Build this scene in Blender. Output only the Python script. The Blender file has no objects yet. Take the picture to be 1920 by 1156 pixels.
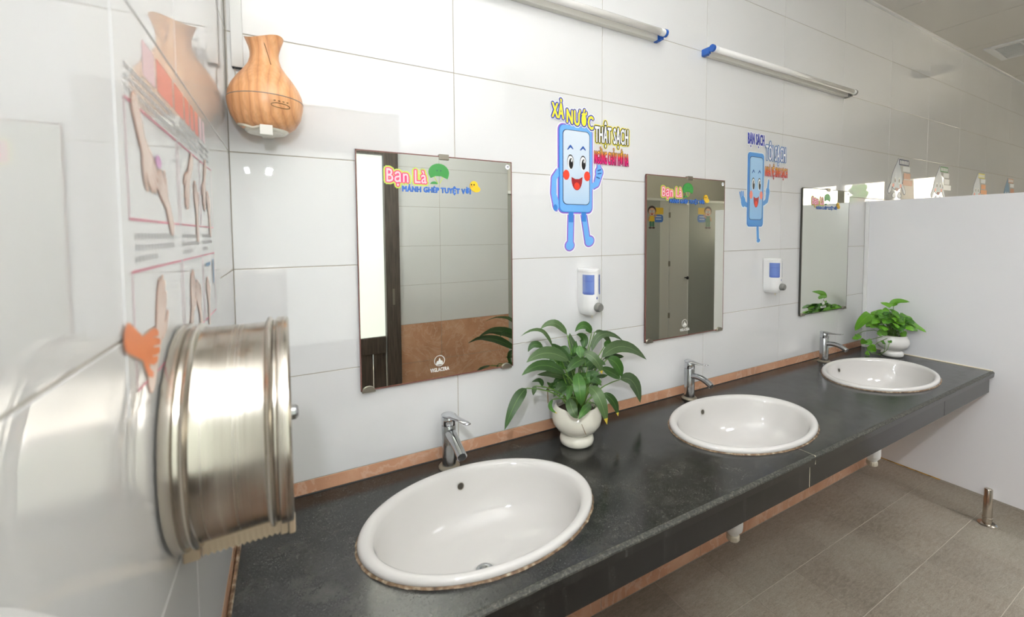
import bpy, bmesh, math, random
from mathutils import Vector, Matrix, Euler
from math import sin, cos, pi, radians
random.seed(7)
S = bpy.context.scene
COL = S.collection

# ------------------------------------------------------------------ camera
cd = bpy.data.cameras.new('camera'); cam = bpy.data.objects.new('camera', cd); COL.objects.link(cam)
ya, pi_, ro = .5123, -.0468, -.0056
F = Vector((sin(ya)*cos(pi_), cos(ya)*cos(pi_), sin(pi_)))
R0 = Vector((cos(ya), -sin(ya), 0)); U0 = R0.cross(F)
RT = R0*cos(ro) + U0*sin(ro); UP = -R0*sin(ro) + U0*cos(ro)
m = Matrix.Identity(4)
for i in range(3):
    m[i][0] = RT[i]; m[i][1] = UP[i]; m[i][2] = -F[i]
m.translation = Vector((.1209, -1.3328, 1.5418))
cam.matrix_world = m
cd.sensor_width = 36; cd.lens = 36*807.144/1920
cd.shift_x = -31.54/1920; cd.shift_y = -101.62/1920
cd.clip_start = .01; cd.clip_end = 100
cd.dof.use_dof = True; cd.dof.focus_distance = 2.1; cd.dof.aperture_fstop = 3.8
S.camera = cam
S.view_settings.view_transform = 'Standard'; S.view_settings.look = 'None'
S.view_settings.gamma = 1; S.view_settings.use_curve_mapping = False
S.view_settings.exposure = 0.2

# ------------------------------------------------------------------ world and lights
w = bpy.data.worlds.new('world'); S.world = w; w.use_nodes = True
wn = w.node_tree.nodes; wl = w.node_tree.links
bg = wn['Background']; sky = wn.new('ShaderNodeTexSky'); sky.sky_type = 'HOSEK_WILKIE'
sky.sun_direction = (-.6, .4, .7); sky.turbidity = 7; sky.ground_albedo = .4
wl.new(sky.outputs[0], bg.inputs[0]); bg.inputs[1].default_value = 10
sl = bpy.data.lights.new('sun', 'SUN'); sl.energy = 30; sl.angle = .01; sl.color = (1, .97, .92)
so = bpy.data.objects.new('sun', sl); COL.objects.link(so); so.rotation_euler = Vector((.6, -.4, -.7)).to_track_quat('-Z', 'Y').to_euler()

def area(name, loc, rot, sx, sy, power, color=(1, 1, 1), spread=pi):
    l = bpy.data.lights.new(name, 'AREA'); l.shape = 'RECTANGLE'; l.size = sx; l.size_y = sy
    l.energy = power; l.color = color; l.spread = spread
    o = bpy.data.objects.new(name, l); COL.objects.link(o); o.location = loc; o.rotation_euler = rot
    return o
# the photographer's flash above the lens, and the head bounced off the ceiling
fl = area('camera_flash', (.05, -1.38, 1.885), (0, 0, 0), .05, .035, 7, (.905, .94, 1), radians(150))
fl.rotation_euler = Vector((2.1, 1.2, -.75)).to_track_quat('-Z', 'Y').to_euler()
bf = area('bounced_flash_fill', (.35, -1.6, 2.0), (0, 0, 0), .12, .12, 56, (.905, .94, 1), radians(120))
bf.rotation_euler = Vector((.35, -.05, 1)).to_track_quat('-Z', 'Y').to_euler()
rear_fill = area('bounced_flash_fill', (.6, -.95, 1.95), (0, 0, 0), .12, .12, 3.2, (.905, .94, 1), radians(160))  # extra head, added to raise the ambient by lighting the rear wall
rear_fill.rotation_euler = Vector((1.0, -1.0, -.35)).to_track_quat('-Z', 'Y').to_euler()
# added fill lights under the ceiling, no known fixtures there
FILLS = ((2.65, -2.2, 14), (3.3, -3.2, 95), (5.2, -1.5, 5))
for lx, ly, lp in FILLS:        # invented downlights, spread kept narrow to hide their reflections
    area('ceiling_fill', (lx, ly, 2.945), (0, 0, 0), .55, .55, lp, (.96, .975, 1), radians(116))

# ------------------------------------------------------------------ helpers
def tag(o, label=None, cat=None, group=None, kind=None):
    if label: o['label'] = label
    if cat: o['category'] = cat
    if group: o['group'] = group
    if kind: o['kind'] = kind
    return o

def empty(name, loc=(0, 0, 0), **k):
    o = bpy.data.objects.new(name, None); COL.objects.link(o); o.location = loc
    o.empty_display_size = .05
    return tag(o, **k)

def link(name, me, mats, parent=None, loc=None, smooth=False):
    o = bpy.data.objects.new(name, me); COL.objects.link(o)
    if mats is not None and not me.materials:
        for mt in (mats if isinstance(mats, (list, tuple)) else [mats]): me.materials.append(mt)
    if smooth:
        for p in me.polygons: p.use_smooth = True
    if loc is not None: o.location = loc
    if parent is not None:
        o.parent = parent
        if loc is None and parent.parent is None:
            o.location = -parent.location      # mesh data are in world coordinates (a sub-part's parent sits at the origin already)
    return o

def bmobj(name, bm, mats, parent=None, smooth=False, loc=None):
    bmesh.ops.recalc_face_normals(bm, faces=bm.faces)
    me = bpy.data.meshes.new(name); bm.to_mesh(me); bm.free()
    return link(name, me, mats, parent, loc, smooth)

def auto_smooth(o, ang=40):
    me = o.data
    for p in me.polygons: p.use_smooth = True
    bm = bmesh.new(); bm.from_mesh(me)
    for e in bm.edges:
        if len(e.link_faces) == 2 and e.calc_face_angle(0) > radians(ang): e.smooth = False
    bm.to_mesh(me); bm.free()
    return o

def box(bm, a, b, mi=0, bev=0):
    x0, y0, z0 = a; x1, y1, z1 = b
    vs = [bm.verts.new(p) for p in ((x0,y0,z0),(x1,y0,z0),(x1,y1,z0),(x0,y1,z0),(x0,y0,z1),(x1,y0,z1),(x1,y1,z1),(x0,y1,z1))]
    fs = [bm.faces.new([vs[i] for i in q]) for q in ((0,3,2,1),(4,5,6,7),(0,1,5,4),(1,2,6,5),(2,3,7,6),(3,0,4,7))]
    for f_ in fs: f_.material_index = mi
    if bev:
        es = list({e for f_ in fs for e in f_.edges})
        bmesh.ops.bevel(bm, geom=es, offset=bev, segments=2, affect='EDGES', profile=.5)
    return vs

def boxobj(name, a, b, mat, parent=None, bev=0):
    bm = bmesh.new(); box(bm, a, b, 0, bev)
    return bmobj(name, bm, mat, parent)

def lathe(bm, prof, c=(0, 0, 0), n=48, sx=1, sy=1, mi=0, wob=None, closed=False):
    rings = []
    for j, (r, z) in enumerate(prof):
        if r < 1e-6: rings.append([bm.verts.new((c[0], c[1], c[2]+z))]); continue
        ring = []
        for i in range(n):
            a = 2*pi*i/n
            dr, dz = (wob(a, j) if wob else (0, 0))
            ring.append(bm.verts.new((c[0]+(r+dr)*sx*cos(a), c[1]+(r+dr)*sy*sin(a), c[2]+z+dz)))
        rings.append(ring)
    for a, b in zip(rings, rings[1:]):
        for i in range(n):
            j = (i+1) % n
            if len(a) == 1 and len(b) == 1: continue
            if len(a) == 1: f_ = bm.faces.new((a[0], b[j], b[i]))
            elif len(b) == 1: f_ = bm.faces.new((a[i], a[j], b[0]))
            else: f_ = bm.faces.new((a[i], a[j], b[j], b[i]))
            f_.material_index = mi
    return rings

def tube(bm, pts, r, n=10, mi=0, cap=True, flat=1.0):
    """swept tube along pts; r a number or a list"""
    pts = [Vector(p) for p in pts]; rr = r if isinstance(r, (list, tuple)) else [r]*len(pts)
    rings = []; ref = None
    for i, p in enumerate(pts):
        d = (pts[min(i+1, len(pts)-1)] - pts[max(i-1, 0)]).normalized()
        if ref is None:
            ref = Vector((0, 0, 1)) if abs(d.z) < .9 else Vector((1, 0, 0))
        u = d.cross(ref).normalized(); v = u.cross(d).normalized(); ref = v
        rings.append([bm.verts.new(p + (u*cos(2*pi*k/n) + v*sin(2*pi*k/n)*flat)*rr[i]) for k in range(n)])
    for a, b in zip(rings, rings[1:]):
        for i in range(n):
            j = (i+1) % n; f_ = bm.faces.new((a[i], a[j], b[j], b[i])); f_.material_index = mi
    if cap:
        for q in (rings[0], rings[-1]):
            f_ = bm.faces.new(q); f_.material_index = mi
    return rings

def bez(p0, p1, p2, n=10):
    p0, p1, p2 = map(Vector, (p0, p1, p2)); c = p1*2 - (p0+p2)*.5   # through p1
    return [p0*(1-t)**2 + c*2*t*(1-t) + p2*t*t for t in [i/n for i in range(n+1)]]

# ------------------------------------------------------------------ materials
class N:
    def __init__(s, name):
        s.m = bpy.data.materials.new(name); s.m.use_nodes = True
        s.t = s.m.node_tree; s.b = s.t.nodes['Principled BSDF']
        s.out = s.t.nodes['Material Output']
    def n(s, typ, **k):
        o = s.t.nodes.new('ShaderNode'+typ)
        for a, v in k.items():
            if a in o.inputs.keys(): o.inputs[a].default_value = v
            else: setattr(o, a, v)
        return o
    def l(s, a, b): s.t.links.new(a, b)
    def set(s, **k):
        names = dict(col='Base Color', rough='Roughness', metal='Metallic', ior='IOR', trans='Transmission Weight', alpha='Alpha',
                     coat='Coat Weight', crough='Coat Roughness', sss='Subsurface Weight', emi='Emission Color', estr='Emission Strength', spec='Specular IOR Level', aniso='Anisotropic')
        for a, v in k.items():
            if a in ('col', 'emi') and len(v) == 3: v = (*v, 1)
            s.b.inputs[names[a]].default_value = v
        return s
    def coords(s, kind='Object', scale=(1, 1, 1), rot=(0, 0, 0)):
        tc = s.n('TexCoord'); mp = s.n('Mapping'); mp.inputs['Scale'].default_value = scale; mp.inputs['Rotation'].default_value = rot
        s.l(tc.outputs[kind], mp.inputs[0]); return mp.outputs[0]
    def world(s, scale=(1, 1, 1), rot=(0, 0, 0)):
        g = s.n('NewGeometry'); mp = s.n('Mapping'); mp.inputs['Scale'].default_value = scale; mp.inputs['Rotation'].default_value = rot
        s.l(g.outputs['Position'], mp.inputs[0]); return mp.outputs[0]
    def noise(s, vec, scale, detail=4, rough=.5, dist=0):
        o = s.n('TexNoise'); o.inputs['Scale'].default_value = scale; o.inputs['Detail'].default_value = detail
        o.inputs['Roughness'].default_value = rough; o.inputs['Distortion'].default_value = dist
        s.l(vec, o.inputs['Vector']); return o.outputs['Fac']
    def ramp(s, fac, stops):
        o = s.n('ValToRGB'); e = o.color_ramp.elements
        while len(e) < len(stops): e.new(.5)
        for q, (p, c) in zip(e, stops):
            q.position = p; q.color = (*c, 1) if len(c) == 3 else c
        s.l(fac, o.inputs[0]); return o.outputs[0]
    def mix(s, fac, a, b, mode='MIX'):
        o = s.n('Mix', data_type='RGBA', blend_type=mode)
        for v, i in ((fac, 0), (a, 6), (b, 7)):
            if hasattr(v, 'is_linked') or hasattr(v, 'links'): s.l(v, o.inputs[i])
            else: o.inputs[i].default_value = v if i == 0 else ((*v, 1) if len(v) == 3 else v)
        return o.outputs[2]
    def col(s, c): s.l(c, s.b.inputs['Base Color']); return s
    def rough(s, c): s.l(c, s.b.inputs['Roughness']); return s
    def bump(s, h, strength, dist=.01):
        o = s.n('Bump'); o.inputs['Strength'].default_value = strength; o.inputs['Distance'].default_value = dist
        s.l(h, o.inputs['Height']); s.l(o.outputs[0], s.b.inputs['Normal']); return s

def flat(name, c, rough=.5, **k):
    return N(name).set(col=c, rough=rough, **k).m

def g(v):   # sRGB 0..255 -> linear
    v = v/255; return v/12.92 if v <= .04045 else ((v+.055)/1.055)**2.4
def rgb(r, g_, b): return (g(r), g(g_), g(b))

M = {}
def mk_tile():
    a = N('white_glazed_tile'); v = a.world()
    n1 = a.noise(v, 2.2, 2); n2 = a.noise(v, 60, 3)
    c = a.mix(n1, rgb(226, 226, 225), rgb(234, 234, 234)); a.col(c)
    r = a.ramp(a.noise(v, 5, 4), [(.35, (.004,)*3), (.7, (.012,)*3)]); a.rough(r)
    a.bump(a.noise(v, 6, 1), .007, .01); a.set(ior=1.78)
    return a.m
M['tile'] = mk_tile()
M['grout'] = flat('grout', rgb(172, 164, 150), .9)
def mk_brown():
    a = N('brown_marble_tile'); v = a.world()
    n1 = a.noise(v, 5, 6, .6, .4); base = a.ramp(n1, [(.3, rgb(182, 134, 104)), (.5, rgb(200, 152, 121)), (.7, rgb(212, 170, 140))])
    vn = a.noise(v, 3.2, 5, .6, 2.2); ve = a.ramp(vn, [(.47, (0, 0, 0)), (.5, (.45, .45, .45)), (.53, (0, 0, 0))])
    a.col(a.mix(ve, base, rgb(222, 190, 168))); a.set(rough=.16)
    return a.m
M['brown'] = mk_brown()
def mk_granite():
    a = N('dark_granite'); v = a.world()
    n1 = a.noise(v, 380, 3, .7); sp = a.ramp(n1, [(.40, rgb(16, 16, 16)), (.56, rgb(32, 32, 31)), (.70, rgb(58, 58, 55)), (.8, rgb(104, 102, 96))])
    n2 = a.noise(v, 11, 8, .72, .3); sm = a.ramp(n2, [(.44, (.02,)*3), (.66, (.38,)*3)])
    a.col(a.mix(sm, sp, rgb(84, 84, 77)))
    a.rough(a.ramp(a.noise(v, 14, 6, .7), [(.3, (.10,)*3), (.7, (.27,)*3)])); a.set(ior=1.5)
    a.bump(n1, .05, .002)
    return a.m
M['granite'] = mk_granite()
def mk_apron():
    a = N('dark_granite_front'); v = a.world()
    n1 = a.noise(v, 420, 3, .7); sp = a.ramp(n1, [(.40, rgb(8, 8, 8)), (.58, rgb(18, 18, 17)), (.72, rgb(46, 46, 43)), (.8, rgb(120, 118, 112))])
    n2 = a.noise(a.world(scale=(1, 1, .12)), 26, 5, .6); sm = a.ramp(n2, [(.56, (0, 0, 0)), (.8, (.35,)*3)])
    a.col(a.mix(sm, sp, rgb(110, 110, 104))); a.set(rough=.2, ior=1.55)
    return a.m
M['apron'] = mk_apron()
def mk_edge():
    a = N('worn_granite_edge'); v = a.world(); n1 = a.noise(v, 160, 5, .7)
    a.col(a.ramp(n1, [(.34, rgb(30, 30, 28)), (.52, rgb(62, 62, 56)), (.70, rgb(108, 106, 95))])); a.set(rough=.6)
    return a.m
M['edge'] = mk_edge()
def mk_floor():
    a = N('grey_slate_floor_tile'); v = a.world(); v2 = a.world(scale=(1, 3.5, 1), rot=(0, 0, .15))
    big = a.noise(v, 1.7, 5, .6); sm = a.noise(v2, 26, 6, .65, .6); fine = a.noise(v2, 90, 4, .7)
    oi = a.n('ObjectInfo')
    c1 = a.ramp(big, [(.3, rgb(98, 87, 73)), (.5, rgb(124, 115, 102)), (.72, rgb(140, 135, 122))])
    c2 = a.mix(a.ramp(sm, [(.32, (0,)*3), (.68, (.5,)*3)]), c1, rgb(164, 158, 144)); 
    c3 = a.mix(a.ramp(fine, [(.38, (.4,)*3), (.55, (0,)*3)]), c2, rgb(84, 77, 68))
    hs = a.n('HueSaturation'); mr = a.n('MapRange'); mr.inputs[3].default_value = .92; mr.inputs[4].default_value = 1.07
    a.l(oi.outputs['Random'], mr.inputs[0]); a.l(mr.outputs[0], hs.inputs['Value']); a.l(c3, hs.inputs['Color']); a.col(hs.outputs[0])
    a.set(rough=.42); a.bump(sm, .32, .006)
    return a.m
M['floor'] = mk_floor()
M['floor_grout'] = flat('floor_grout', rgb(174, 165, 150), .9)
M['ceramic'] = N('white_ceramic').set(col=rgb(214, 211, 207), rough=.07, ior=1.52).m
def mk_cream():
    a = N('cream_ceramic'); v = a.world(); a.col(a.mix(a.noise(v, 12, 4), rgb(226, 221, 204), rgb(240, 237, 224))); a.set(rough=.12); return a.m
M['cream'] = mk_cream()
M['white_pot'] = flat('white_glazed_pot', rgb(232, 230, 226), .14)
def mk_steel(name, base, rmin, rmax, stain=0.):
    a = N(name); v = a.world(scale=(260, 2.0, 2.0)); n1 = a.noise(v, 1.0, 3, .6); v2 = a.world()
    c = a.mix(a.noise(v2, 9, 4), base, tuple(x*.86 for x in base))
    if stain:
        st = a.ramp(a.noise(v2, 16, 7, .7), [(.62, (0, 0, 0)), (.78, (stain,)*3)])
        c = a.mix(st, c, rgb(150, 112, 80))
        lo = a.n('SeparateXYZ'); gg = a.n('NewGeometry'); a.l(gg.outputs['Position'], lo.inputs[0])
    a.col(c); a.set(metal=1.0)
    a.rough(a.ramp(n1, [(.3, (rmin,)*3), (.7, (rmax,)*3)])); a.bump(n1, .04, .002)
    return a.m
M['steel'] = mk_steel('brushed_stainless_steel', rgb(200, 193, 182), .19, .30, .85)
M['steel_plain'] = mk_steel('stainless_steel', rgb(205, 196, 184), .16, .26, 0)
M['blade'] = flat('stained_steel_blade', rgb(190, 172, 148), .5, metal=.5)
def mk_chrome():
    a = N('worn_chrome'); v = a.world(); n1 = a.noise(v, 60, 6, .7)
    a.col(a.mix(n1, rgb(196, 198, 200), rgb(160, 162, 164))); a.set(metal=1.0)
    a.rough(a.ramp(n1, [(.35, (.08,)*3), (.7, (.3,)*3)])); return a.m
M['chrome'] = mk_chrome()
M['mirror'] = N('mirror_silver').set(col=rgb(222, 224, 214), metal=1.0, rough=.004).m
M['rim'] = flat('corroded_mirror_edge', rgb(116, 74, 66), .5)
M['rim_dark'] = flat('dark_mirror_edge', rgb(62, 60, 52), .4)
M['clip'] = flat('dull_metal_clip', rgb(140, 134, 122), .35, metal=.7)
M['etch'] = flat('etched_logo', rgb(232, 232, 226), .7)
M['white_plastic'] = flat('white_plastic', rgb(238, 238, 236), .3)
M['white_plastic_old'] = flat('aged_white_plastic', rgb(222, 214, 196), .45)
M['grey_plastic'] = flat('grey_plastic', rgb(134, 134, 130), .3, metal=.3)
M['blue_plastic'] = flat('blue_plastic', rgb(36, 92, 176), .35)
M['blue_glass'] = N('blue_translucent_window').set(col=rgb(120, 146, 214), rough=.08, trans=.35).m
M['blue_dark'] = flat('deep_blue_plastic', rgb(74, 96, 164), .3)
M['dark'] = flat('dark_gap', rgb(34, 34, 34), .6)
M['tube'] = flat('frosted_lamp_tube', rgb(246, 244, 240), .15)
M['batten'] = flat('white_painted_batten', rgb(226, 223, 214), .4)
M['panel'] = N('white_laminate_panel').set(col=rgb(240, 240, 242), rough=.2).m
M['panel_edge'] = flat('white_aluminium_trim', rgb(244, 244, 242), .3)
def mk_stain():
    a = N('ochre_stained_edge'); v = a.world(); a.col(a.ramp(a.noise(v, 30, 5), [(.35, rgb(120, 84, 20)), (.6, rgb(196, 150, 60))])); a.set(rough=.7); return a.m
M['stain'] = mk_stain()
def mk_caulk():
    a = N('dirty_sealant'); v = a.world(); a.col(a.ramp(a.noise(v, 70, 5), [(.3, rgb(70, 52, 38)), (.5, rgb(120, 96, 72)), (.72, rgb(176, 164, 144))])); a.set(rough=.7); return a.m
M['caulk'] = mk_caulk()
M['white_caulk'] = flat('cream_sealant', rgb(226, 216, 192), .7)
M['ceiling'] = flat('ceiling_panel_grey', rgb(222, 219, 212), .42)
M['ceiling_gap'] = flat('ceiling_joint', rgb(232, 230, 222), .6)
M['stall'] = N('grey_stall_laminate').set(col=rgb(170, 172, 164), rough=.3).m
M['stall_light'] = N('pale_stall_laminate').set(col=rgb(214, 213, 206), rough=.3).m
def mk_door():
    a = N('dark_brown_wood_door'); v = a.world(scale=(14, 14, 1)); a.col(a.ramp(a.noise(v, 6, 5), [(.3, rgb(62, 54, 48)), (.7, rgb(98, 88, 80))])); a.set(rough=.45); return a.m
M['door'] = mk_door()
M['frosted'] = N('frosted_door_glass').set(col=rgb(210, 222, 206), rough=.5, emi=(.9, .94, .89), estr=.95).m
M['paint'] = flat('painted_wall', rgb(214, 210, 200), .6)
def mk_wood():
    a = N('light_wood_grain'); v = a.coords('Object', (1, 1, .35), (.2, .15, .3))
    wv = a.n('TexWave', wave_type='BANDS', bands_direction='X'); wv.inputs['Scale'].default_value = 17; wv.inputs['Distortion'].default_value = 5
    wv.inputs['Detail'].default_value = 3; wv.inputs['Detail Scale'].default_value = .8; a.l(v, wv.inputs[0])
    c = a.ramp(wv.outputs['Fac'], [(.0, rgb(212, 150, 102)), (.08, rgb(224, 164, 114)), (.5, rgb(232, 172, 120)), (1, rgb(238, 184, 134))])
    fine = a.noise(a.coords('Object', (160, 160, 9)), 1, 3); a.col(a.mix(a.ramp(fine, [(.4, (0,)*3), (.65, (.25,)*3)]), c, rgb(178, 112, 66)))
    a.set(rough=.32); return a.m
M['wood'] = mk_wood()
def mk_leaf(name, dark, mid, pale, vein=.6, rough=.28):
    a = N(name); tc = a.n('TexCoord'); sp = a.n('SeparateXYZ'); a.l(tc.outputs['UV'], sp.inputs[0])
    u, v = sp.outputs[0], sp.outputs[1]
    ab = a.n('Math', operation='ABSOLUTE'); sb = a.n('Math', operation='SUBTRACT'); sb.inputs[1].default_value = .5; a.l(v, sb.inputs[0]); a.l(sb.outputs[0], ab.inputs[0])
    ml = a.n('Math', operation='MULTIPLY'); ml.inputs[1].default_value = 1.1; a.l(ab.outputs[0], ml.inputs[0])
    s2 = a.n('Math', operation='SUBTRACT'); a.l(u, s2.inputs[0]); a.l(ml.outputs[0], s2.inputs[1])
    m2 = a.n('Math', operation='MULTIPLY'); m2.inputs[1].default_value = 90; a.l(s2.outputs[0], m2.inputs[0])
    sn = a.n('Math', operation='SINE'); a.l(m2.outputs[0], sn.inputs[0])
    oi = a.n('ObjectInfo'); base = a.mix(oi.outputs['Random'], dark, mid)
    side = a.ramp(sn.outputs[0], [(.0, (0,)*3), (.9, (vein*.4,)*3)])
    c = a.mix(side, base, pale); midr = a.ramp(ab.outputs[0], [(.0, (vein,)*3), (.035, (0,)*3)])
    c = a.mix(midr, c, pale); a.col(c); a.set(rough=rough); a.bump(sn.outputs[0], .25, .001)
    return a.m
M['leaf'] = mk_leaf('peace_lily_leaf', rgb(20, 56, 14), rgb(50, 100, 26), rgb(126, 160, 88), rough=.34)
M['leaf_dusty'] = mk_leaf('dusty_peace_lily_leaf', rgb(44, 70, 36), rgb(66, 94, 48), rgb(140, 158, 112), rough=.4)
M['leaf_tip'] = flat('yellowed_leaf_tip', rgb(206, 178, 60), .5)
M['pothos'] = mk_leaf('pothos_leaf', rgb(36, 96, 16), rgb(104, 168, 34), rgb(158, 200, 84), .35)
M['stem'] = flat('green_stem', rgb(94, 130, 52), .5)
M['stem_brown'] = flat('brown_stem', rgb(112, 88, 50), .7)
M['soil'] = flat('dark_soil', rgb(60, 46, 34), .95)
M['cable'] = flat('thin_white_cable', rgb(206, 200, 190), .5)
M['film'] = N('glossy_poster_sheet').set(col=rgb(230, 230, 229), rough=.012, ior=1.7).m
def ink(name, c, r=.35): 
    M[name] = flat('print_'+name, c, r); return M[name]
for nm, c in dict(white=(244, 246, 248), purple=(146, 92, 200), sky=(112, 176, 236), blue=(58, 128, 206), deep=(36, 82, 160), pale=(196, 222, 242), navy=(28, 44, 92),
                  black=(24, 22, 22), red=(232, 70, 48), mouth=(160, 34, 40), yellow=(246, 232, 60), indigo=(48, 58, 160), pink=(232, 60, 120), magenta=(240, 30, 110), orange=(244, 150, 50),
                  lime=(196, 222, 90), rose=(236, 116, 130), green=(62, 148, 70), royal=(56, 112, 196), chick=(240, 196, 44), tan=(196, 142, 110), skin=(236, 186, 156), skin2=(238, 136, 78), hand=(238, 216, 204), handline=(214, 168, 144), frame=(206, 110, 134), letter=(238, 146, 130), letterpink=(240, 210, 216), grey=(140, 142, 146), textgrey=(200, 200, 201),
                  dropwhite=(206, 212, 222), dropblue=(90, 140, 180), hair=(64, 34, 30), dgreen=(46, 110, 80), salmon=(240, 140, 124), iceblue=(176, 208, 232), framepale=(226, 190, 200), lilac=(216, 160, 206), blockorange=(206, 140, 104)).items():
    ink(nm, rgb(*c))
M['window_white'] = flat('white_window_frame', rgb(226, 224, 216), .4)
M['bark'] = flat('tree_bark', rgb(92, 82, 66), .9)
M['tree_leaf'] = flat('tree_leaf_green', rgb(62, 92, 34), .7)
M['facade'] = flat('cream_facade', rgb(234, 228, 212), .8)

# ------------------------------------------------------------------ flat print on a plane
class Canvas:
    def __init__(s, frame, root, base=.0006, step=.00025):
        s.f = frame; s.root = root; s.base = base; s.step = step; s.parts = {}; s.k = 0
    def bm(s, part):
        if part not in s.parts: s.parts[part] = (bmesh.new(), [])
        return s.parts[part]
    def mi(s, part, mat):
        bm, ms = s.bm(part)
        if mat not in ms: ms.append(mat)
        return ms.index(mat)
    def poly(s, part, pts, mat, layer=0):
        bm, _ = s.bm(part); i = s.mi(part, mat); s.k += 1
        f_ = bm.faces.new([bm.verts.new(s.f(x, z, s.base+layer*s.step+(s.k % 60)*.0000035)) for x, z in pts]); f_.material_index = i
    def ell(s, part, cx, cz, rx, rz, mat, layer=0, n=24, a0=0, a1=2*pi, rot=0):
        pts = []
        for k in range(n):
            a = a0 + (a1-a0)*k/(n if abs(a1-a0-2*pi) < 1e-6 else n-1)
            x, z = rx*cos(a), rz*sin(a); pts.append((cx+x*cos(rot)-z*sin(rot), cz+x*sin(rot)+z*cos(rot)))
        s.poly(part, pts, mat, layer)
    def rrect(s, part, x0, z0, x1, z1, r, mat, layer=0, skew=0):
        pts = []
        for cx, cz, a in ((x1-r, z1-r, 0), (x0+r, z1-r, pi/2), (x0+r, z0+r, pi), (x1-r, z0+r, 1.5*pi)):
            for k in range(6): pts.append((cx+r*cos(a+k*pi/10), cz+r*sin(a+k*pi/10)+skew*(cx-x0)))
        s.poly(part, pts, mat, layer)
    def stroke(s, part, pts, r, mat, layer=0):
        """rounded polyline; r a number or a list of half widths"""
        rr = r if isinstance(r, (list, tuple)) else [r]*len(pts)
        for (a, ra), (b, rb) in zip(zip(pts, rr), zip(pts[1:], rr[1:])):
            d = math.atan2(b[1]-a[1], b[0]-a[0]); q = []
            for k in range(7): t = d+pi/2+k*pi/6; q.append((a[0]+ra*cos(t), a[1]+ra*sin(t)))
            for k in range(7): t = d-pi/2+k*pi/6; q.append((b[0]+rb*cos(t), b[1]+rb*sin(t)))
            s.poly(part, q, mat, layer)
    def text(s, part, txt, x0, z0, x1, z1, layers, skew=0, letter=None):
        """layers: list of (offset, material, layer index, dx, dz); the text fills the box x0..x1, z0..z1"""
        """each layer is the glyphs grown by a radius in metres"""
        bb = None
        for off, mat, ly in [(0, None, 0)] + list(layers):
            cu = bpy.data.curves.new('t', 'FONT'); cu.body = txt; cu.resolution_u = 2; cu.size = 1; cu.space_character = 1.08
            ob = bpy.data.objects.new('t', cu); me = ob.to_mesh()
            if bb is None:
                xs = [v.co.x for v in me.vertices]; ys = [v.co.y for v in me.vertices]; bb = (min(xs), max(xs), min(ys), max(ys))
            if mat:
                bm, _ = s.bm(part); i = s.mi(part, mat)
                for k in range(10 if off else 1):
                    dx, dz = off*cos(k*pi/5), off*sin(k*pi/5); s.k += 1
                    vs = []
                    for v in me.vertices:
                        x = x0 + (v.co.x-bb[0])/(bb[1]-bb[0])*(x1-x0); z = z0 + (v.co.y-bb[2])/(bb[3]-bb[2])*(z1-z0) + skew*(x-x0)
                        vs.append(bm.verts.new(s.f(x+dx, z+dz, s.base+ly*s.step+(s.k % 60)*.0000035)))
                    for p in me.polygons:
                        f_ = bm.faces.new([vs[q] for q in p.vertices]); f_.material_index = i
            ob.to_mesh_clear(); bpy.data.objects.remove(ob); bpy.data.curves.remove(cu)
    def build(s):
        out = {}
        for part, (bm, ms) in s.parts.items():
            part = part.split('#')[0]
            me = bpy.data.meshes.new(part); bm.to_mesh(me); bm.free()
            out[part] = link(part, me, [M[q] for q in ms], s.root)
        return out

back = lambda x, z, o: (x, -o, z)
left = lambda y, z, o: (o, y, z)
onplane = lambda Y: (lambda x, z, o: (x, Y+o, z))     # print that faces +y
mirror_face = lambda x, z, o: (x, -.0125-o, z)

# ------------------------------------------------------------------ room shell
CEIL = 2.955; XE = 7.72
_tm = {}
def tile_mesh(w_, h_, axis, mat, t=.008, gap=.0022):
    k = (round(w_, 3), round(h_, 3), axis, mat)
    if k not in _tm:
        bm = bmesh.new(); a, b = (w_-gap)/2, (h_-gap)/2
        if axis == 'y': box(bm, (-a, 0, -b), (a, t, b), 0, .0009)          # face towards -y
        elif axis == 'Y': box(bm, (-a, -t, -b), (a, 0, b), 0, .0009)       # face towards +y
        elif axis == 'x': box(bm, (-t, -a, -b), (0, a, b), 0, .0009)       # face towards +x
        elif axis == 'z': box(bm, (-a, -b, -t), (a, b, 0), 0, .0009)       # floor
        me = bpy.data.meshes.new('tile'); bm.to_mesh(me); bm.free(); me.materials.append(M[mat]); _tm[k] = me
    return _tm[k]
def tile(root, w_, h_, axis, mat, loc):
    o = bpy.data.objects.new('tile', tile_mesh(w_, h_, axis, mat)); COL.objects.link(o); o.parent = root; o.location = loc
ROWS = [(0, .255, 'brown'), (.255, .555, 'brown'), (.555, .855, 'brown')] + [(.855+.3*i, 1.155+.3*i, 'tile') for i in range(7)]

wb = tag(boxobj('wall_back', (-.1, .0013, 0), (XE+.1, .12, CEIL), M['grout']), kind='structure',
         label='long white glazed tile wall behind the washbasins with brown tiles below')
xs = [0]+[.6*(i+1) for i in range(12)]+[XE]
for x0, x1 in zip(xs, xs[1:]):
    for z0, z1, mt in ROWS: tile(wb, x1-x0, z1-z0, 'y', mt, ((x0+x1)/2, 0, (z0+z1)/2))
wl_ = tag(boxobj('wall_left', (-.12, -2.0, 0), (-.0013, .0013, CEIL), M['grout']), kind='structure',
          label='white glazed tile wall at the near end, carrying the paper dispenser')
ysl = [0, -.6, -1.2, -1.8, -2.0]
for y0, y1 in zip(ysl, ysl[1:]):
    for z0, z1, mt in ROWS: tile(wl_, y0-y1, z1-z0, 'x', mt, (0, (y0+y1)/2, (z0+z1)/2))
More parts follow.
